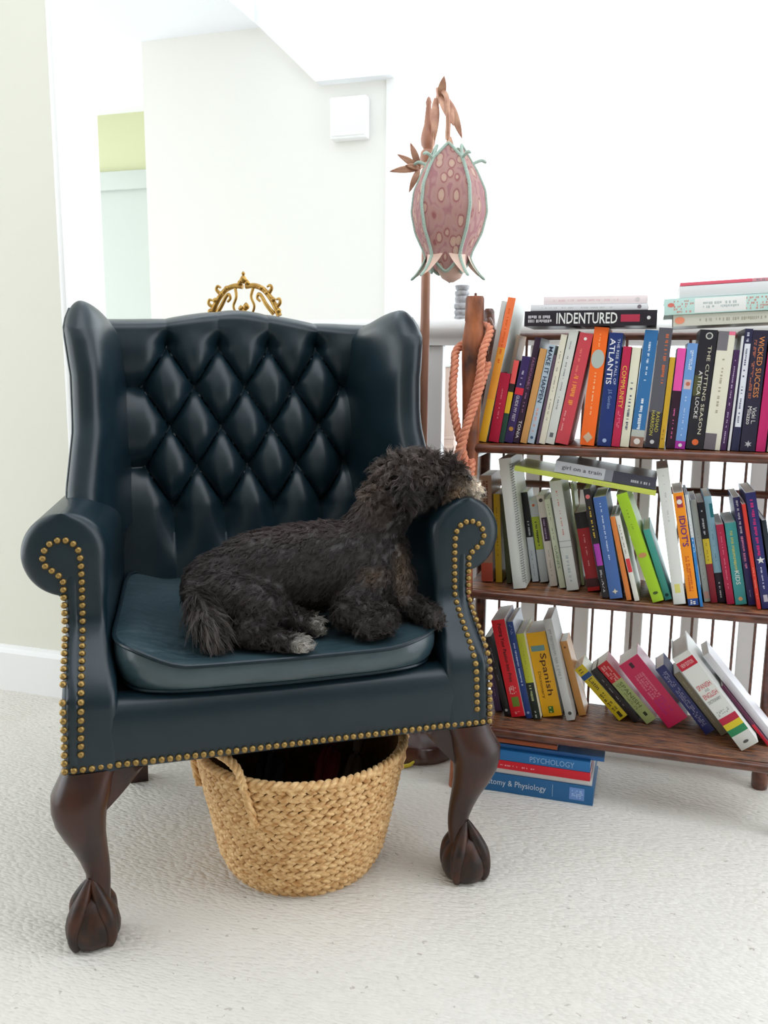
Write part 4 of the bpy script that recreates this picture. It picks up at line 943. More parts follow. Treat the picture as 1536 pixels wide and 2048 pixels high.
twisted('rope_strand', [pu(-0.373, 0.975, 1.776), pu(-0.3905, 0.955, 1.745), pu(-0.388, 0.925, 1.722), pu(-0.388, 0.88, 1.708), pu(-0.384, 0.84, 1.703), pu(-0.372, 0.79, 1.697), pu(-0.358, 0.74, 1.695), pu(-0.350, 0.70, 1.696), pu(-0.353, 0.68, 1.699)], 0.0086, rope)
twisted('rope_strand', [pu(-0.3215, 0.93, 1.733), pu(-0.333, 0.88, 1.711), pu(-0.345, 0.83, 1.694), pu(-0.360, 0.78, 1.686), pu(-0.372, 0.73, 1.688), pu(-0.366, 0.695, 1.692), pu(-0.356, 0.675, 1.694)], 0.0086, rope)
twisted('rope_strand', [pu(-0.343, 0.735, 1.702), pu(-0.343, 0.71, 1.690), pu(-0.349, 0.685, 1.684), pu(-0.358, 0.673, 1.682)], 0.0086, rope)
th_ = [pu(-0.356 + 0.013 * math.cos(a), 0.676 + 0.012 * math.sin(a), 1.694 + 0.010 * math.sin(2 * a)) for a in np.linspace(0, 2 * math.pi * 1.6, 15)]
twisted('knot', th_, 0.0086, rope)
ts = MB(); rg = random.Random(5)
for i in range(40):
    a = rg.uniform(0, 6.28); q = rg.uniform(0, 0.012)
    ts.tube([pu(-0.356 + 0.4 * q * math.cos(a), 0.668, 1.694 + 0.4 * q * math.sin(a)), pu(-0.356 + q * math.cos(a), 0.63, 1.694 + q * math.sin(a)), pu(-0.356 + 1.2 * q * math.cos(a), 0.59, 1.694 + 1.2 * q * math.sin(a))], 0.0016, 5)
tag(ts.build('tassel', 'rope', rope), kind='stuff')

# ------------------------------------------------------------------ floor lamp with a petal shade
LX, LY = 0.0885, 1.962
lamp = thing('floor_lamp', 'bronze floor lamp with a paisley petal shade behind the armchair', 'lamp', (LX, LY, 0), 0)
MB().lathe([(0.098, 0.0), (0.100, 0.006), (0.098, 0.018), (0.090, 0.024), (0.088, 0.030), (0.080, 0.036), (0.052, 0.048), (0.030, 0.060), (0.018, 0.076), (0.0145, 0.10)], n=40).build('base', 'base_wood', lamp, True, 50)
MB().lathe([(0.0105, 0.09), (0.0105, 1.30)], n=16).build('pole', 'pole_wood', lamp)
MB().lathe([(0.0105, 1.30), (0.017, 1.312), (0.019, 1.33), (0.014, 1.345), (0.011, 1.352), (0.0155, 1.36), (0.0175, 1.372), (0.0155, 1.384), (0.010, 1.390), (0.0150, 1.398), (0.0165, 1.41), (0.014, 1.424), (0.0095, 1.44), (0.0075, 1.46), (0.0055, 1.478), (0.0065, 1.486), (0.004, 1.494), (0.0005, 1.498)], n=18).build('finial', 'pole_wood', lamp, True, 50)
# neck that carries the shade
SXo, SYo = 0.040, -0.100
nk = spline([(0.006, -0.004, 1.385), (0.012, -0.02, 1.45), (0.020, -0.05, 1.488), (0.032, -0.085, 1.475), (0.036, -0.100, 1.43), (0.036, -0.100, 1.385)], 26)
MB().tube(nk, 0.0052, 10).build('neck', 'bronze', lamp)
def leaf(root, direction, length, width, droop, parent, mat='bronze', nrm=(0, -1, 0)):
    d = Vector(direction).normalized(); n_ = Vector(nrm); sd = d.cross(n_).normalized(); n_ = sd.cross(d)
    mb = MB(); rows_ = []
    for t in np.linspace(0, 1, 11):
        w = width * math.sin(math.pi * min(1, 0.06 + t * 0.94)) ** 0.75 * (1 - 0.25 * t) + 0.0004
        c = Vector(root) + d * length * t + Vector((0, 0, -droop * t * t)) + n_ * 0.006 * math.sin(math.pi * t)
        rows_.append([c - sd * w + n_ * 0.002, c - sd * w * 0.5, c - n_ * 0.0032, c + sd * w * 0.5, c + sd * w + n_ * 0.002, c + sd * w * 0.4 + n_ * 0.003, c + n_ * 0.002, c - sd * w * 0.4 + n_ * 0.003])
    mb.loft([[p[:] for p in r] for r in rows_]); return mb.build('leaf', mat, parent, True, 50)
for dr, ln, w in (((-0.62, -0.10, 0.35), 0.050, 0.006), ((-0.30, -0.10, 0.75), 0.050, 0.0065), ((-0.80, -0.1, -0.10), 0.058, 0.0065), ((-0.30, -0.1, -0.70), 0.050, 0.006), ((-0.7, -0.3, 0.1), 0.03, 0.005)):
    leaf((-0.020, -0.050, 1.338), dr, ln * 1.1, w * 1.25, 0.0, lamp)
MB().tube(spline([(0.0, -0.008, 1.36), (-0.012, -0.030, 1.350), (-0.021, -0.052, 1.338)], 6), 0.004, 8).build('leaf_stalk', 'bronze', lamp)
for rt, dr, ln, w, dp in (((0.022, -0.06, 1.480), (0.10, -0.35, 0.55), 0.035, 0.006, -0.004), ((0.016, -0.05, 1.500), (0.35, -0.25, -0.85), 0.080, 0.0075, 0.0), ((0.024, -0.06, 1.485), (0.25, -0.45, -0.80), 0.085, 0.0085, 0.0),
                          ((0.012, -0.045, 1.480), (-0.02, -0.3, -0.9), 0.095, 0.006, 0.0), ((0.035, -0.08, 1.47), (0.30, -0.15, -0.80), 0.085, 0.006, 0.0)):
    leaf(rt, dr, ln * 1.05, w * 1.6, dp, lamp)
# shade: five bellied panels trimmed with braid, corners flaring out as petal tips
NP = 5
ZT, ZBm = 1.352, 1.138
def sh_r(t):   # corner radius with height, t = 0 at bottom
    return interp(t, [0, 0.12, 0.30, 0.50, 0.70, 0.86, 1.0], [0.046, 0.053, 0.073, 0.083, 0.078, 0.061, 0.042])
view = math.atan2(-LY, -LX) - 0.10
for p in range(NP):
    a0, a1 = view + 2 * math.pi * (p - 0.5) / NP, view + 2 * math.pi * (p + 0.5) / NP
    def pt(s_, t_, off=0.0):
        zb = ZBm - 0.020 + 0.030 * abs(s_) ** 1.6; ztp = ZT + 0.020 - 0.030 * abs(s_) ** 1.5
        z = zb + (ztp - zb) * t_
        tt_ = min(max((z - ZBm) / (ZT - ZBm), 0), 1)
        r = sh_r(tt_)
        A = Vector((r * math.cos(a0), r * math.sin(a0))); Bv = Vector((r * math.cos(a1), r * math.sin(a1)))
        q = A.lerp(Bv, (s_ + 1) / 2); q = q * (1 + 0.07 * (1 - s_ * s_) + off)
        if z > ZT: q *= 1 - (z - ZT) * 14
        if z < ZBm: q *= 1 - (ZBm - z) * 9
        return (SXo + q.x, SYo + q.y, z)
    S_ = np.linspace(-1, 1, 13); T_ = np.linspace(0, 1, 24)
    mb = MB(); mb.grid([[pt(s_, t_) for s_ in S_] for t_ in T_])
    pn = mb.build('shade_panel', 'shade', lamp)
    e = [pt(-1, t_, 0.01) for t_ in T_]; MB().tube(e, 0.0036, 7).build('braid', 'braid', pn)
    MB().tube([pt(s_, 1, 0.01) for s_ in S_], 0.0034, 7).build('braid', 'braid', pn)
    MB().tube([pt(s_, 0, 0.01) for s_ in S_], 0.0034, 7).build('braid', 'braid', pn)
    # petal tips at this corner
    er = Vector((math.cos(a0), math.sin(a0), 0)); lo = Vector(pt(-1, 0.02)); hi = Vector(pt(-1, 0.985))
    bt = spline([lo + Vector((0, 0, 0.02)), lo, lo + er * 0.008 + Vector((0, 0, -0.018)), lo + er * 0.022 + Vector((0, 0, -0.036)), lo + er * 0.034 + Vector((0, 0, -0.046))], 14)
    MB().tube(bt, [0.0034] * 13 + [0.0018], 7).build('braid', 'braid', pn)
    tp = spline([hi, hi + er * 0.008 + Vector((0, 0, 0.004)), hi + er * 0.020 + Vector((0, 0, 0.008)), hi + er * 0.030 + Vector((0, 0, 0.004))], 10)
    MB().tube(tp, [0.0034] * 9 + [0.0018], 7).build('braid', 'braid', pn)
    for sg in (0.12, -0.12):
        c_ = Vector(pt(-1 + 0.30, 0.03)) if sg > 0 else None
    fl = MB(); sdv = Vector((-er.y, er.x, 0))
    rws = []
    for i, q in enumerate(bt[3:]):
        w = 0.020 * (1 - i / (len(bt) - 4)) + 0.001
        rws.append([(q - sdv * w - er * w * 0.5)[:], q[:], (q + sdv * w - er * w * 0.5)[:]])
    fl.grid(rws); fl.build('petal_tip', 'peach', pn)
MB().lathe([(0.006, 1.10), (0.020, 1.108), (0.030, 1.125), (0.036, 1.15), (0.038, 1.18), (0.036, 1.22), (0.030, 1.26), (0.018, 1.30), (0.006, 1.31)], (SXo + 0.010, SYo + 0.012), 20).build('inner_shade', 'peach', lamp)
MB().lathe([(0.004, 1.32), (0.020, 1.350), (0.022, 1.360), (0.010, 1.372), (0.004, 1.390)], (SXo, SYo), 16).build('shade_cap', 'bronze', lamp)

# ------------------------------------------------------------------ ornament on the handrail
fo = thing('candlestick', 'small grey ribbed candlestick standing on the white handrail', 'candlestick', uvw(-0.441, 2.018, 1.034), HOUSE)
pf = [(0.0185, 0.0)]
z = 0.0
for r0, h in ((0.019, 0.006), (0.0165, 0.004), (0.0185, 0.010), (0.0160, 0.003), (0.0195, 0.012), (0.0165, 0.004), (0.0175, 0.012), (0.0160, 0.003), (0.0180, 0.010)):
    pf += [(r0 * 0.96, z + 0.001), (r0, z + h * 0.5), (r0 * 0.96, z + h - 0.001)]; z += h
pf.append((0.012, z + 0.001))
MB().lathe(pf, n=20).build('column', 'stone', fo, True, 50)
MB().lathe([(0.012, z), (0.016, z + 0.004), (0.018, z + 0.012), (0.014, z + 0.014), (0.013, z + 0.006)], n=20).build('cup', 'stone', fo, True, 50)

# ------------------------------------------------------------------ gilt mirror behind the chair
mc = uvw(*(lambda x, y: (x * math.cos(HOUSE) + y * math.sin(HOUSE), -x * math.sin(HOUSE) + y * math.cos(HOUSE)))(-0.345, 2.130))
mir = thing('gilt_mirror', 'gilt mirror with a carved openwork crest peeking over the armchair back', 'mirror', (mc[0], mc[1], 0), HOUSE)
fm = MB()
for a, b_ in (((-0.20, -0.012, 0.0), (-0.16, 0.012, 0.98)), ((0.16, -0.012, 0.0), (0.20, 0.012, 0.98)), ((-0.16, -0.012, 0.0), (0.16, 0.012, 0.04)), ((-0.16, -0.012, 0.94), (0.16, 0.012, 0.98)), ((-0.09, -0.010, 0.98), (0.09, 0.010, 1.035))): fm.rbox(a, b_, 0.005)
fm.build('frame', 'gilt', mir)
MB().box((-0.162, -0.002, 0.038), (0.162, 0.006, 0.942)).build('glass', 'mirror', mir, False)
cr = MB()
def scroll(pts, r0, r1, n=20): cr.tube(spline(pts, n), list(np.linspace(r0, r1, n)), 8)
for s in (-1, 1):
    scroll([(s * 0.092, 0, 1.040), (s * 0.082, 0, 1.062), (s * 0.070, 0, 1.082), (s * 0.050, 0, 1.103), (s * 0.026, 0, 1.112), (s * 0.004, 0, 1.110)], 0.0075, 0.006)
    scroll([(s * 0.078, 0, 1.044), (s * 0.060, -0.004, 1.066), (s * 0.048, -0.004, 1.086), (s * 0.040, -0.004, 1.092), (s * 0.036, -0.004, 1.082), (s * 0.044, -0.004, 1.074)], 0.0055, 0.003)
    scroll([(s * 0.066, 0, 1.094), (s * 0.074, -0.003, 1.104), (s * 0.070, -0.003, 1.112), (s * 0.062, -0.003, 1.108)], 0.005, 0.0025, 12)
    scroll([(s * 0.086, 0, 1.062), (s * 0.096, -0.003, 1.070), (s * 0.094, -0.003, 1.080), (s * 0.086, -0.003, 1.078)], 0.005, 0.0025, 12)
    scroll([(s * 0.024, 0, 1.106), (s * 0.020, -0.004, 1.085), (s * 0.028, -0.004, 1.064), (s * 0.022, -0.003, 1.046)], 0.004, 0.003, 14)
    for (x, z_, q) in ((0.046, 1.106, 0.007), (0.078, 1.078, 0.007), (0.060, 1.094, 0.006), (0.092, 1.052, 0.007)):
        cr.lathe([(0.0005, z_ - q), (q * 0.8, z_ - q * 0.5), (q, z_), (q * 0.7, z_ + q * 0.6), (0.0005, z_ + q)], (s * x, -0.004), 10)
for i, (x, z_, q) in enumerate(((0, 1.126, 0.010), (0.010, 1.118, 0.007), (-0.010, 1.118, 0.007), (0, 1.140, 0.005), (0.006, 1.062, 0.009), (-0.008, 1.058, 0.007), (0.0, 1.050, 0.009))):
    cr.lathe([(0.0005, z_ - q), (q * 0.8, z_ - q * 0.5), (q, z_), (q * 0.6, z_ + q * 0.7), (0.0005, z_ + q * 1.2)], (x, -0.004), 10)
cr.build('crest', 'gilt', mir, True, 70)

# ------------------------------------------------------------------ seagrass basket
bkt = thing('basket', 'woven seagrass basket with handles standing under the armchair', 'basket', (-0.150, 1.500, 0), 0.0)
BH = 0.232
def br_(z): return 0.141 + 0.051 * (z / BH) ** 0.85 - 0.010 * max(0, 1 - z / 0.03)
inr = MB(); inr.loft([[(br * math.cos(a), br * math.sin(a), z) for a in np.linspace(0, 2 * math.pi, 48, endpoint=False)] for br, z in [(0.002, 0.003), (0.12, 0.003)] + [(br_(z) - 0.004, z) for z in np.linspace(0.006, BH - 0.004, 8)] + [(br_(z) - 0.009, z) for z in np.linspace(BH - 0.004, 0.012, 8)] + [(0.002, 0.012)]], False, False)
inr.build('wall', 'straw_in', bkt)
wv = MB(); rg = random.Random(11)
st = []   # one plump stitch: spindle of 6 sides
for t, w in ((0, 0.12), (0.2, 0.75), (0.5, 1.0), (0.8, 0.75), (1, 0.12)):
    st.append([(t - 0.5, math.cos(a) * w, math.sin(a) * w) for a in np.linspace(0, 2 * math.pi, 6, endpoint=False)])
nrow = 15
for r_ in range(nrow):
    z = 0.006 + (BH - 0.010) * r_ / (nrow - 1); R0 = br_(z); ns = int(2 * math.pi * R0 / 0.0165)
    for q in range(ns):
        for half in (0, 1):
            a = 2 * math.pi * (q + 0.5 * half + 0.5 * (r_ % 2)) / ns + rg.uniform(-0.006, 0.006)
            tilt = (0.42 if half else -0.30) + rg.uniform(-0.12, 0.12)
            L, Wd, Th = 0.0225 * rg.uniform(0.9, 1.1), 0.0054 * rg.uniform(0.85, 1.15), 0.0050 * rg.uniform(0.85, 1.2)
            zc = z + (0.0032 if half else -0.0032)
            ca, sa, ct, s_t = math.cos(a), math.sin(a), math.cos(tilt), math.sin(tilt)
            rr = []
            for ring in st:
                rr.append([])
                for x, y, w in ring:
                    X, Yr, Zq = x * L, y * Th, w * Wd
                    X, Zq = X * ct - Zq * s_t, X * s_t + Zq * ct
                    rad = R0 + Yr + 0.0015 - X * X / (2 * R0)
                    rr[-1].append((rad * ca - X * sa, rad * sa + X * ca, zc + Zq))
            wv.loft(rr)
tag(wv.build('weave', 'straw', bkt, True, 80), kind='stuff')
# braided rim
def braid_ring(R0, z, n, r):
    mb = MB()
    for k in range(2):
        ps = [((R0 + r * 0.6 * math.cos(n * a + k * math.pi)) * math.cos(a), (R0 + r * 0.6 * math.cos(n * a + k * math.pi)) * math.sin(a), z + r * 0.6 * math.sin(n * a + k * math.pi)) for a in np.linspace(0, 2 * math.pi, n * 8 + 1)]
        mb.tube(ps, r * 0.72, 7, False)
    return mb
braid_ring(br_(BH) - 0.002, BH + 0.001, 44, 0.0075).build('rim', 'straw', bkt, True, 80)
for a_c in (math.radians(-139), math.radians(41)):
    hp = []
    for s in np.linspace(-1, 1, 21):
        a = a_c + 0.52 * s; zz = BH - 0.055 + 0.104 * (1 - abs(s) ** 9) - 0.02 * s * s; R0 = br_(min(zz, BH)) + 0.0115
        hp.append((R0 * math.cos(a), R0 * math.sin(a), zz))
    twisted('handle', hp, 0.0082, bkt, 0.030, 70, 'straw')

# umbrellas kept in the basket
def umbrella(name, label, foot, top, r, mat, grip):
    u_ = thing(name, label, 'umbrella', foot, 0)
    f, t = Vector((0, 0, 0)), Vector(top) - Vector(foot)
    mb = MB(); rings = []; d = t.normalized(); a1 = d.cross(Vector((0, 1, 0))).normalized(); a2 = d.cross(a1)
    for q, rr in ((0.04, 0.25), (0.10, 0.5), (0.35, 0.8), (0.62, 1.0), (0.70, 0.8), (0.72, 0.5)):
        rings.append([(f + t * q + (a1 * math.cos(a) + a2 * math.sin(a)) * r * rr * (1 + 0.22 * math.cos(8 * a + 3 * q)))[:] for a in np.linspace(0, 2 * math.pi, 32, endpoint=False)])
    mb.loft(rings); mb.build('canopy', mat, u_)
    MB().tube([f[:], (t * 0.1)[:], (t * 0.98)[:]], 0.0038, 8).build('shaft', 'umb_brown', u_)
    MB().tube([(t * 0.74)[:], (t * 0.8)[:], (t * 0.95)[:], t[:]], [0.008, 0.0095, 0.0095, 0.006], 10).build('grip', grip, u_)
    return u_
umbrella('folded_umbrella', 'black folded umbrella lying in the seagrass basket', (-0.235, 1.44, 0.035), (-0.205, 1.60, 0.230), 0.024, 'umb_dark', 'umb_dark')
umbrella('folded_umbrella', 'maroon folded umbrella leaning inside the seagrass basket', (-0.135, 1.385, 0.035), (-0.085, 1.62, 0.245), 0.020, 'umb_red', 'umb_red')
umbrella('folded_umbrella', 'grey-brown folded umbrella beside the maroon one in the basket', (-0.09, 1.40, 0.035), (-0.035, 1.60, 0.235), 0.014, 'umb_brown', 'umb_brown')

# ------------------------------------------------------------------ scrap on the carpet
sc_ = thing('yellow_chew_strip', 'small curved yellow strip lying on the carpet by the lamp base', 'dog toy', (0.060, 1.852, 0), 0)
MB().tube(spline([(-0.022, -0.004, 0.0045), (-0.008, 0.0, 0.0045), (0.006, 0.004, 0.006), (0.016, 0.010, 0.012)], 14), [0.002, 0.0032, 0.004, 0.0044, 0.0046, 0.0046, 0.0046, 0.0045, 0.0044, 0.0042, 0.004, 0.0036, 0.003, 0.002], 8).build('strip', 'yellow_toy', sc_)
MB().lathe([(0.0045, 0.0), (0.0042, 0.003), (0.0005, 0.0035)], (0.0, 0.0015), 10).build('end_knob', 'yellow_toy', sc_).location = (-0.019, -0.005, 0)

# ------------------------------------------------------------------ the dog (built in the chair's axes, origin under its belly on the cushion)
DO = Vector((0.04, 0.15, 0.462))
cc, cs = math.cos(CHAIR_ANG), math.sin(CHAIR_ANG)
dog = thing('dog', 'small curly black-brown dog lying on the armchair with chin on the arm', 'dog',
            (CHAIR_O[0] + DO.x * cc - DO.y * cs, CHAIR_O[1] + DO.x * cs + DO.y * cc, DO.z), CHAIR_ANG)
SEG = [  # capsules: start, radius, end, radius
 ((-0.095, 0.180, 0.532), 0.066, (-0.02, 0.182, 0.553), 0.080), ((-0.02, 0.182, 0.553), 0.080, (0.07, 0.180, 0.561), 0.084), ((0.07, 0.180, 0.561), 0.084, (0.150, 0.176, 0.566), 0.080),
 ((0.150, 0.176, 0.566), 0.080, (0.190, 0.170, 0.580), 0.064), ((0.165, 0.176, 0.598), 0.058, (0.208, 0.172, 0.660), 0.050), ((0.208, 0.172, 0.660), 0.050, (0.245, 0.170, 0.708), 0.047),
 ((0.240, 0.170, 0.710), 0.050, (0.285, 0.163, 0.717), 0.046), ((0.285, 0.160, 0.715), 0.044, (0.322, 0.154, 0.712), 0.036), ((0.322, 0.154, 0.710), 0.033, (0.352, 0.150, 0.702), 0.024), ((0.352, 0.150, 0.700), 0.022, (0.374, 0.148, 0.692), 0.016),
 ((0.190, 0.165, 0.55), 0.056, (0.222, 0.150, 0.535), 0.040),
 # near hind leg: thigh, shank, paw
 ((-0.085, 0.135, 0.530), 0.055, (-0.035, 0.095, 0.515), 0.046), ((-0.035, 0.095, 0.512), 0.042, (-0.060, 0.060, 0.488), 0.028), ((-0.068, 0.058, 0.486), 0.024, (-0.015, 0.028, 0.476), 0.017), ((-0.015, 0.028, 0.476), 0.017, (0.018, 0.010, 0.474), 0.015),
 # far hind paw showing under the belly
 ((-0.01, 0.12, 0.495), 0.030, (0.030, 0.088, 0.486), 0.019), ((0.030, 0.088, 0.486), 0.018, (0.058, 0.080, 0.482), 0.015),
 # near foreleg folded
 ((0.170, 0.130, 0.545), 0.048, (0.120, 0.085, 0.503), 0.032), ((0.115, 0.080, 0.500), 0.029, (0.165, 0.045, 0.492), 0.026), ((0.165, 0.045, 0.492), 0.026, (0.135, 0.038, 0.486), 0.021),
 # far foreleg reaching to the arm
 ((0.205, 0.150, 0.520), 0.036, (0.240, 0.105, 0.492), 0.024), ((0.240, 0.105, 0.492), 0.022, (0.262, 0.072, 0.488), 0.018), ((0.262, 0.072, 0.488), 0.018, (0.262, 0.050, 0.486), 0.016),
 # tail
 ((-0.135, 0.155, 0.545), 0.022, (-0.140, 0.100, 0.540), 0.016), ((-0.140, 0.100, 0.540), 0.016, (-0.128, 0.060, 0.515), 0.017), ((-0.128, 0.060, 0.515), 0.018, (-0.118, 0.045, 0.490), 0.015),
 # ear hanging at the near side
 ((0.232, 0.128, 0.735), 0.018, (0.226, 0.116, 0.705), 0.017), ((0.226, 0.116, 0.705), 0.017, (0.236, 0.116, 0.680), 0.012),
]
bm = bmesh.new()
for p0, r0, p1, r1 in SEG:
    a, b_ = Vector(p0) - DO, Vector(p1) - DO; n_ = max(2, int((a - b_).length / (0.3 * min(r0, r1))) + 1)
    for i in range(n_ + 1):
        t = i / n_; c = a.lerp(b_, t); r = r0 + (r1 - r0) * t
        bmesh.ops.create_icosphere(bm, subdivisions=2, radius=r, matrix=Matrix.Translation(c))
raw = bpy.data.meshes.new('raw_body'); bm.to_mesh(raw); bm.free()
ro = bpy.data.objects.new('raw_body', raw); COL.objects.link(ro)
rm = ro.modifiers.new('remesh', 'REMESH'); rm.mode = 'VOXEL'; rm.voxel_size = 0.0045
sm = ro.modifiers.new('smooth', 'SMOOTH'); sm.iterations = 10; sm.factor = 0.5
bpy.context.view_layer.update(); dg = bpy.context.evaluated_depsgraph_get()
body_me = bpy.data.meshes.new_from_object(ro.evaluated_get(dg)); body_me.name = 'dog_body'
bpy.data.objects.remove(ro); bpy.data.meshes.remove(raw)
body_me.polygons.foreach_set('use_smooth', [True] * len(body_me.polygons))
def fur_mat(name, rough):
    m = bpy.data.materials.new(name); m.use_nodes = True; nt = m.node_tree; b_ = nt.nodes['Principled BSDF']
    at = node(nt, 'ShaderNodeAttribute'); at.attribute_name = 'coat'
    nt.links.new(at.outputs['Color'], b_.inputs['Base Color']); b_.inputs['Roughness'].default_value = rough; b_.inputs['Specular IOR Level'].default_value = 0.5
    return m
MAT['coat'] = fur_mat('dog_coat', 0.55)
def coat(P, rng):
    """fur colour by place on the body, with some top light painted in (chair axes)"""
    n_ = len(P); dark = np.array(lin((47, 38, 37))); c = np.tile(dark, (n_, 1))
    def blend(cen, rad, rgb, amt=1.0):
        nonlocal c
        d = np.linalg.norm((P - np.array(cen)) / np.array(rad), axis=1); w = np.clip(1.25 - d, 0, 1)[:, None] * amt
        c = c * (1 - w) + np.array(lin(rgb)) * w
    blend((0.02, 0.20, 0.645), (0.20, 0.12, 0.035), (78, 62, 60), 0.8)  # top of back: lighter fur, partly a painted highlight from above
    blend((0.255, 0.165, 0.745), (0.08, 0.07, 0.04), (112, 98, 92), 0.8)  # crown: grey-brown fur with rim light painted in
    blend((0.185, 0.18, 0.69), (0.035, 0.07, 0.06), (112, 94, 84), 0.75)  # back of neck: lighter brown, rim light mixed into the colour
    blend((0.335, 0.14, 0.690), (0.030, 0.06, 0.040), (150, 124, 98), 0.8)
    blend((0.372, 0.140, 0.698), (0.030, 0.06, 0.050), (236, 222, 204), 1.0)
    blend((0.222, 0.115, 0.555), (0.022, 0.05, 0.05), (128, 106, 86), 0.75)
    blend((0.165, 0.09, 0.56), (0.03, 0.03, 0.02), (92, 70, 46), 0.6)
    blend((0.018, 0.008, 0.474), (0.017, 0.022, 0.02), (212, 206, 198), 1.0)
    blend((0.062, 0.078, 0.482), (0.02, 0.022, 0.02), (186, 178, 168), 0.9)
    blend((0.262, 0.05, 0.486), (0.03, 0.03, 0.03), (92, 84, 80), 0.6)
    blend((-0.125, 0.055, 0.505), (0.035, 0.05, 0.045), (98, 90, 86), 0.75)
    blend((0.135, 0.05, 0.49), (0.05, 0.04, 0.03), (66, 58, 54), 0.6)
    c *= rng.uniform(0.80, 1.2, (n_, 1))
    return np.clip(c, 0.002, 0.95)
rng = np.random.default_rng(4)
bv = np.empty(len(body_me.vertices) * 3); body_me.vertices.foreach_get('co', bv); bv = bv.reshape(-1, 3)
ca_ = body_me.color_attributes.new('coat', 'FLOAT_COLOR', 'POINT')
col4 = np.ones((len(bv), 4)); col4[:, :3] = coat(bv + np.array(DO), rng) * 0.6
ca_.data.foreach_set('color', col4.ravel()); body_me.materials.append(MAT['coat'])
body = link('body', body_me, dog)

# fur: clumps of tapering curved strands grown from the body surface
body_me.calc_loop_triangles()
tri = np.empty(len(body_me.loop_triangles) * 3, dtype=np.int32); body_me.loop_triangles.foreach_get('vertices', tri); tri = tri.reshape(-1, 3)
A_, B_, C_ = bv[tri[:, 0]], bv[tri[:, 1]], bv[tri[:, 2]]
fn = np.cross(B_ - A_, C_ - A_); ar = np.linalg.norm(fn, axis=1); fn = fn / (ar[:, None] + 1e-12)
NCL, PER = 9500, 8
pick = rng.choice(len(tri), NCL, p=ar / ar.sum()); w1 = rng.random(NCL); w2 = rng.random(NCL); fl_ = w1 + w2 > 1; w1[fl_] = 1 - w1[fl_]; w2[fl_] = 1 - w2[fl_]
root = A_[pick] + (B_[pick] - A_[pick]) * w1[:, None] + (C_[pick] - A_[pick]) * w2[:, None]; nor = fn[pick]
W_ = root + np.array(DO)
head = np.clip((W_[:, 2] - 0.665) / 0.02, 0, 1) * (W_[:, 0] > 0.17)
muzz = np.clip((W_[:, 0] - 0.338) / 0.012, 0, 1) * head
tuft = (np.linalg.norm((W_ - np.array((0.322, 0.140, 0.742))) / np.array((0.014, 0.03, 0.014)), axis=1) < 1).astype(float)
tail = (np.linalg.norm((W_ - np.array((-0.128, 0.07, 0.515))) / np.array((0.03, 0.055, 0.05)), axis=1) < 1).astype(float)
legs = ((W_[:, 1] < 0.105) & (W_[:, 2] < 0.53)).astype(float) * (1 - tail)
length = 0.0135 + 0.012 * head - 0.010 * muzz + 0.026 * tail + 0.001 * legs
length += 0.008 * tuft; length *= rng.uniform(0.7, 1.3, NCL)
flow = np.tile(np.array((-0.55, -0.15, -0.60)), (NCL, 1))
flow = flow * (1 - head[:, None]) + head[:, None] * np.array((-0.15, -0.25, -0.75))
flow = flow * (1 - tail[:, None]) + tail[:, None] * np.array((0.25, -0.35, -0.9))
flow = flow * (1 - legs[:, None]) + legs[:, None] * np.array((0.45, -0.35, -0.35))
flow = flow + rng.normal(0, 1, (NCL, 3)) * (0.22 + 0.45 * head[:, None] + 0.35 * legs[:, None] * (1 - head[:, None]))
flow -= nor * np.sum(flow * nor, axis=1)[:, None]; flow /= np.linalg.norm(flow, axis=1)[:, None] + 1e-9
lift = np.clip(0.42 + 0.4 * tuft + 0.25 * head + 0.15 * legs + rng.normal(0, 0.10, NCL), 0.15, 0.95)
curl = (0.0016 + 0.0042 * head * (1 - muzz) + 0.0022 * legs + 0.001 * tail); cph = rng.uniform(0, 6.28, NCL); cfr = rng.uniform(3.5, 7.0, NCL)
side = np.cross(nor, flow)
# per strand
I = np.repeat(np.arange(NCL), PER); NS = len(I)
ja, jb = rng.normal(0, 1, NS), rng.normal(0, 1, NS)
spread = 0.0030
r0_ = root[I] + side[I] * (ja * spread)[:, None] + flow[I] * (jb * spread)[:, None] - nor[I] * 0.0015
ls = length[I] * rng.uniform(0.75, 1.2, NS)
tipoff = side[I] * (ja * spread * 0.35)[:, None] + flow[I] * (jb * spread * 0.4)[:, None]
rootoff = side[I] * (ja * spread)[:, None] + flow[I] * (jb * spread)[:, None]
NSEG = 3; wid = rng.uniform(0.00042, 0.00070, NS)
pts = []
for k in range(NSEG + 1):
    s = k / NSEG
    c = root[I] - nor[I] * 0.0015 + rootoff * (1 - s) + tipoff * s
    c = c + nor[I] * (ls * lift[I] * (s - 0.35 * s * s))[:, None] * 1.35 + flow[I] * (ls * (1 - lift[I] * 0.5) * (0.35 * s + 0.65 * s * s))[:, None]
    ph = cph[I] + cfr[I] * s
    c = c + (side[I] * np.cos(ph)[:, None] + nor[I] * (0.6 * np.sin(ph))[:, None]) * (curl[I] * s)[:, None]
    pts.append(c)
pts = np.array(pts)
pts[:, :, 2] = np.maximum(pts[:, :, 2], 0.0035 - 0.0)      # keep fur above the cushion
prof_w = [1.0, 0.95, 0.65, 0.12]
V_ = np.empty((NSEG + 1, 3, NS, 3))
e1 = side[I]; e2 = nor[I]
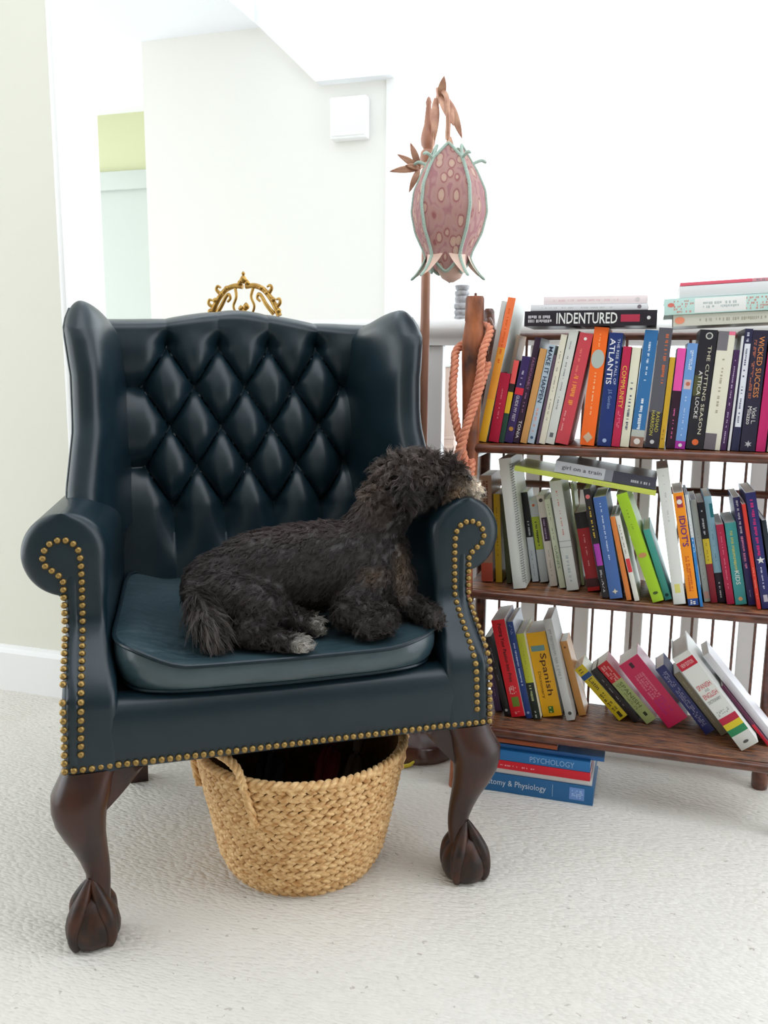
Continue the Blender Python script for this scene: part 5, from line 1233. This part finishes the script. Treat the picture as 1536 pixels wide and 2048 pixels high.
for k in range(NSEG + 1):
    for j in range(3):
        a = 2 * math.pi * j / 3
        V_[k, j] = pts[k] + (e1 * math.cos(a) + e2 * math.sin(a)) * (wid * prof_w[k])[:, None]
V_ = V_.transpose(2, 0, 1, 3).reshape(-1, 3)
fl = []
for k in range(NSEG):
    for j in range(3):
        j2 = (j + 1) % 3; fl.append((k * 3 + j, k * 3 + j2, (k + 1) * 3 + j2, (k + 1) * 3 + j))
fl = np.array(fl, dtype=np.int32); per = (NSEG + 1) * 3
Fq = (fl[None] + (np.arange(NS, dtype=np.int32) * per)[:, None, None]).reshape(-1, 4)
fur = bpy.data.meshes.new('fur'); fur.vertices.add(len(V_)); fur.vertices.foreach_set('co', V_.ravel().astype(np.float32))
fur.loops.add(Fq.size); fur.loops.foreach_set('vertex_index', Fq.ravel()); fur.polygons.add(len(Fq))
fur.polygons.foreach_set('loop_start', np.arange(len(Fq), dtype=np.int32) * 4); fur.polygons.foreach_set('use_smooth', np.ones(len(Fq), dtype=bool))
fur.update(calc_edges=True)
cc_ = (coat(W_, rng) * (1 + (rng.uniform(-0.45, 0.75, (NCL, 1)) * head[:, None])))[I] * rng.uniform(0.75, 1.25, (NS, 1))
c4 = np.ones((NS, per, 4)); c4[:, :, :3] = cc_[:, None, :]
at_ = fur.color_attributes.new('coat', 'FLOAT_COLOR', 'POINT'); at_.data.foreach_set('color', c4.reshape(-1).astype(np.float32))
fur.materials.append(MAT['coat']); tag(link('fur', fur, dog), kind='stuff')
def dp(p): return (Vector(p) - DO)[:]
nb = MB().lathe([(0.0005, -0.010), (0.007, -0.008), (0.0105, -0.001), (0.0095, 0.006), (0.005, 0.009), (0.0005, 0.010)], n=14).build('nose', 'nose', dog, True, 70); nb.location = dp((0.386, 0.148, 0.692))
for y in (0.120, 0.182):
    ey = MB().lathe([(0.0005, -0.006), (0.0045, -0.004), (0.0062, 0.0), (0.0045, 0.004), (0.0005, 0.006)], n=12).build('eye', 'eye', dog, True, 70); ey.location = dp((0.3500, y, 0.7235))
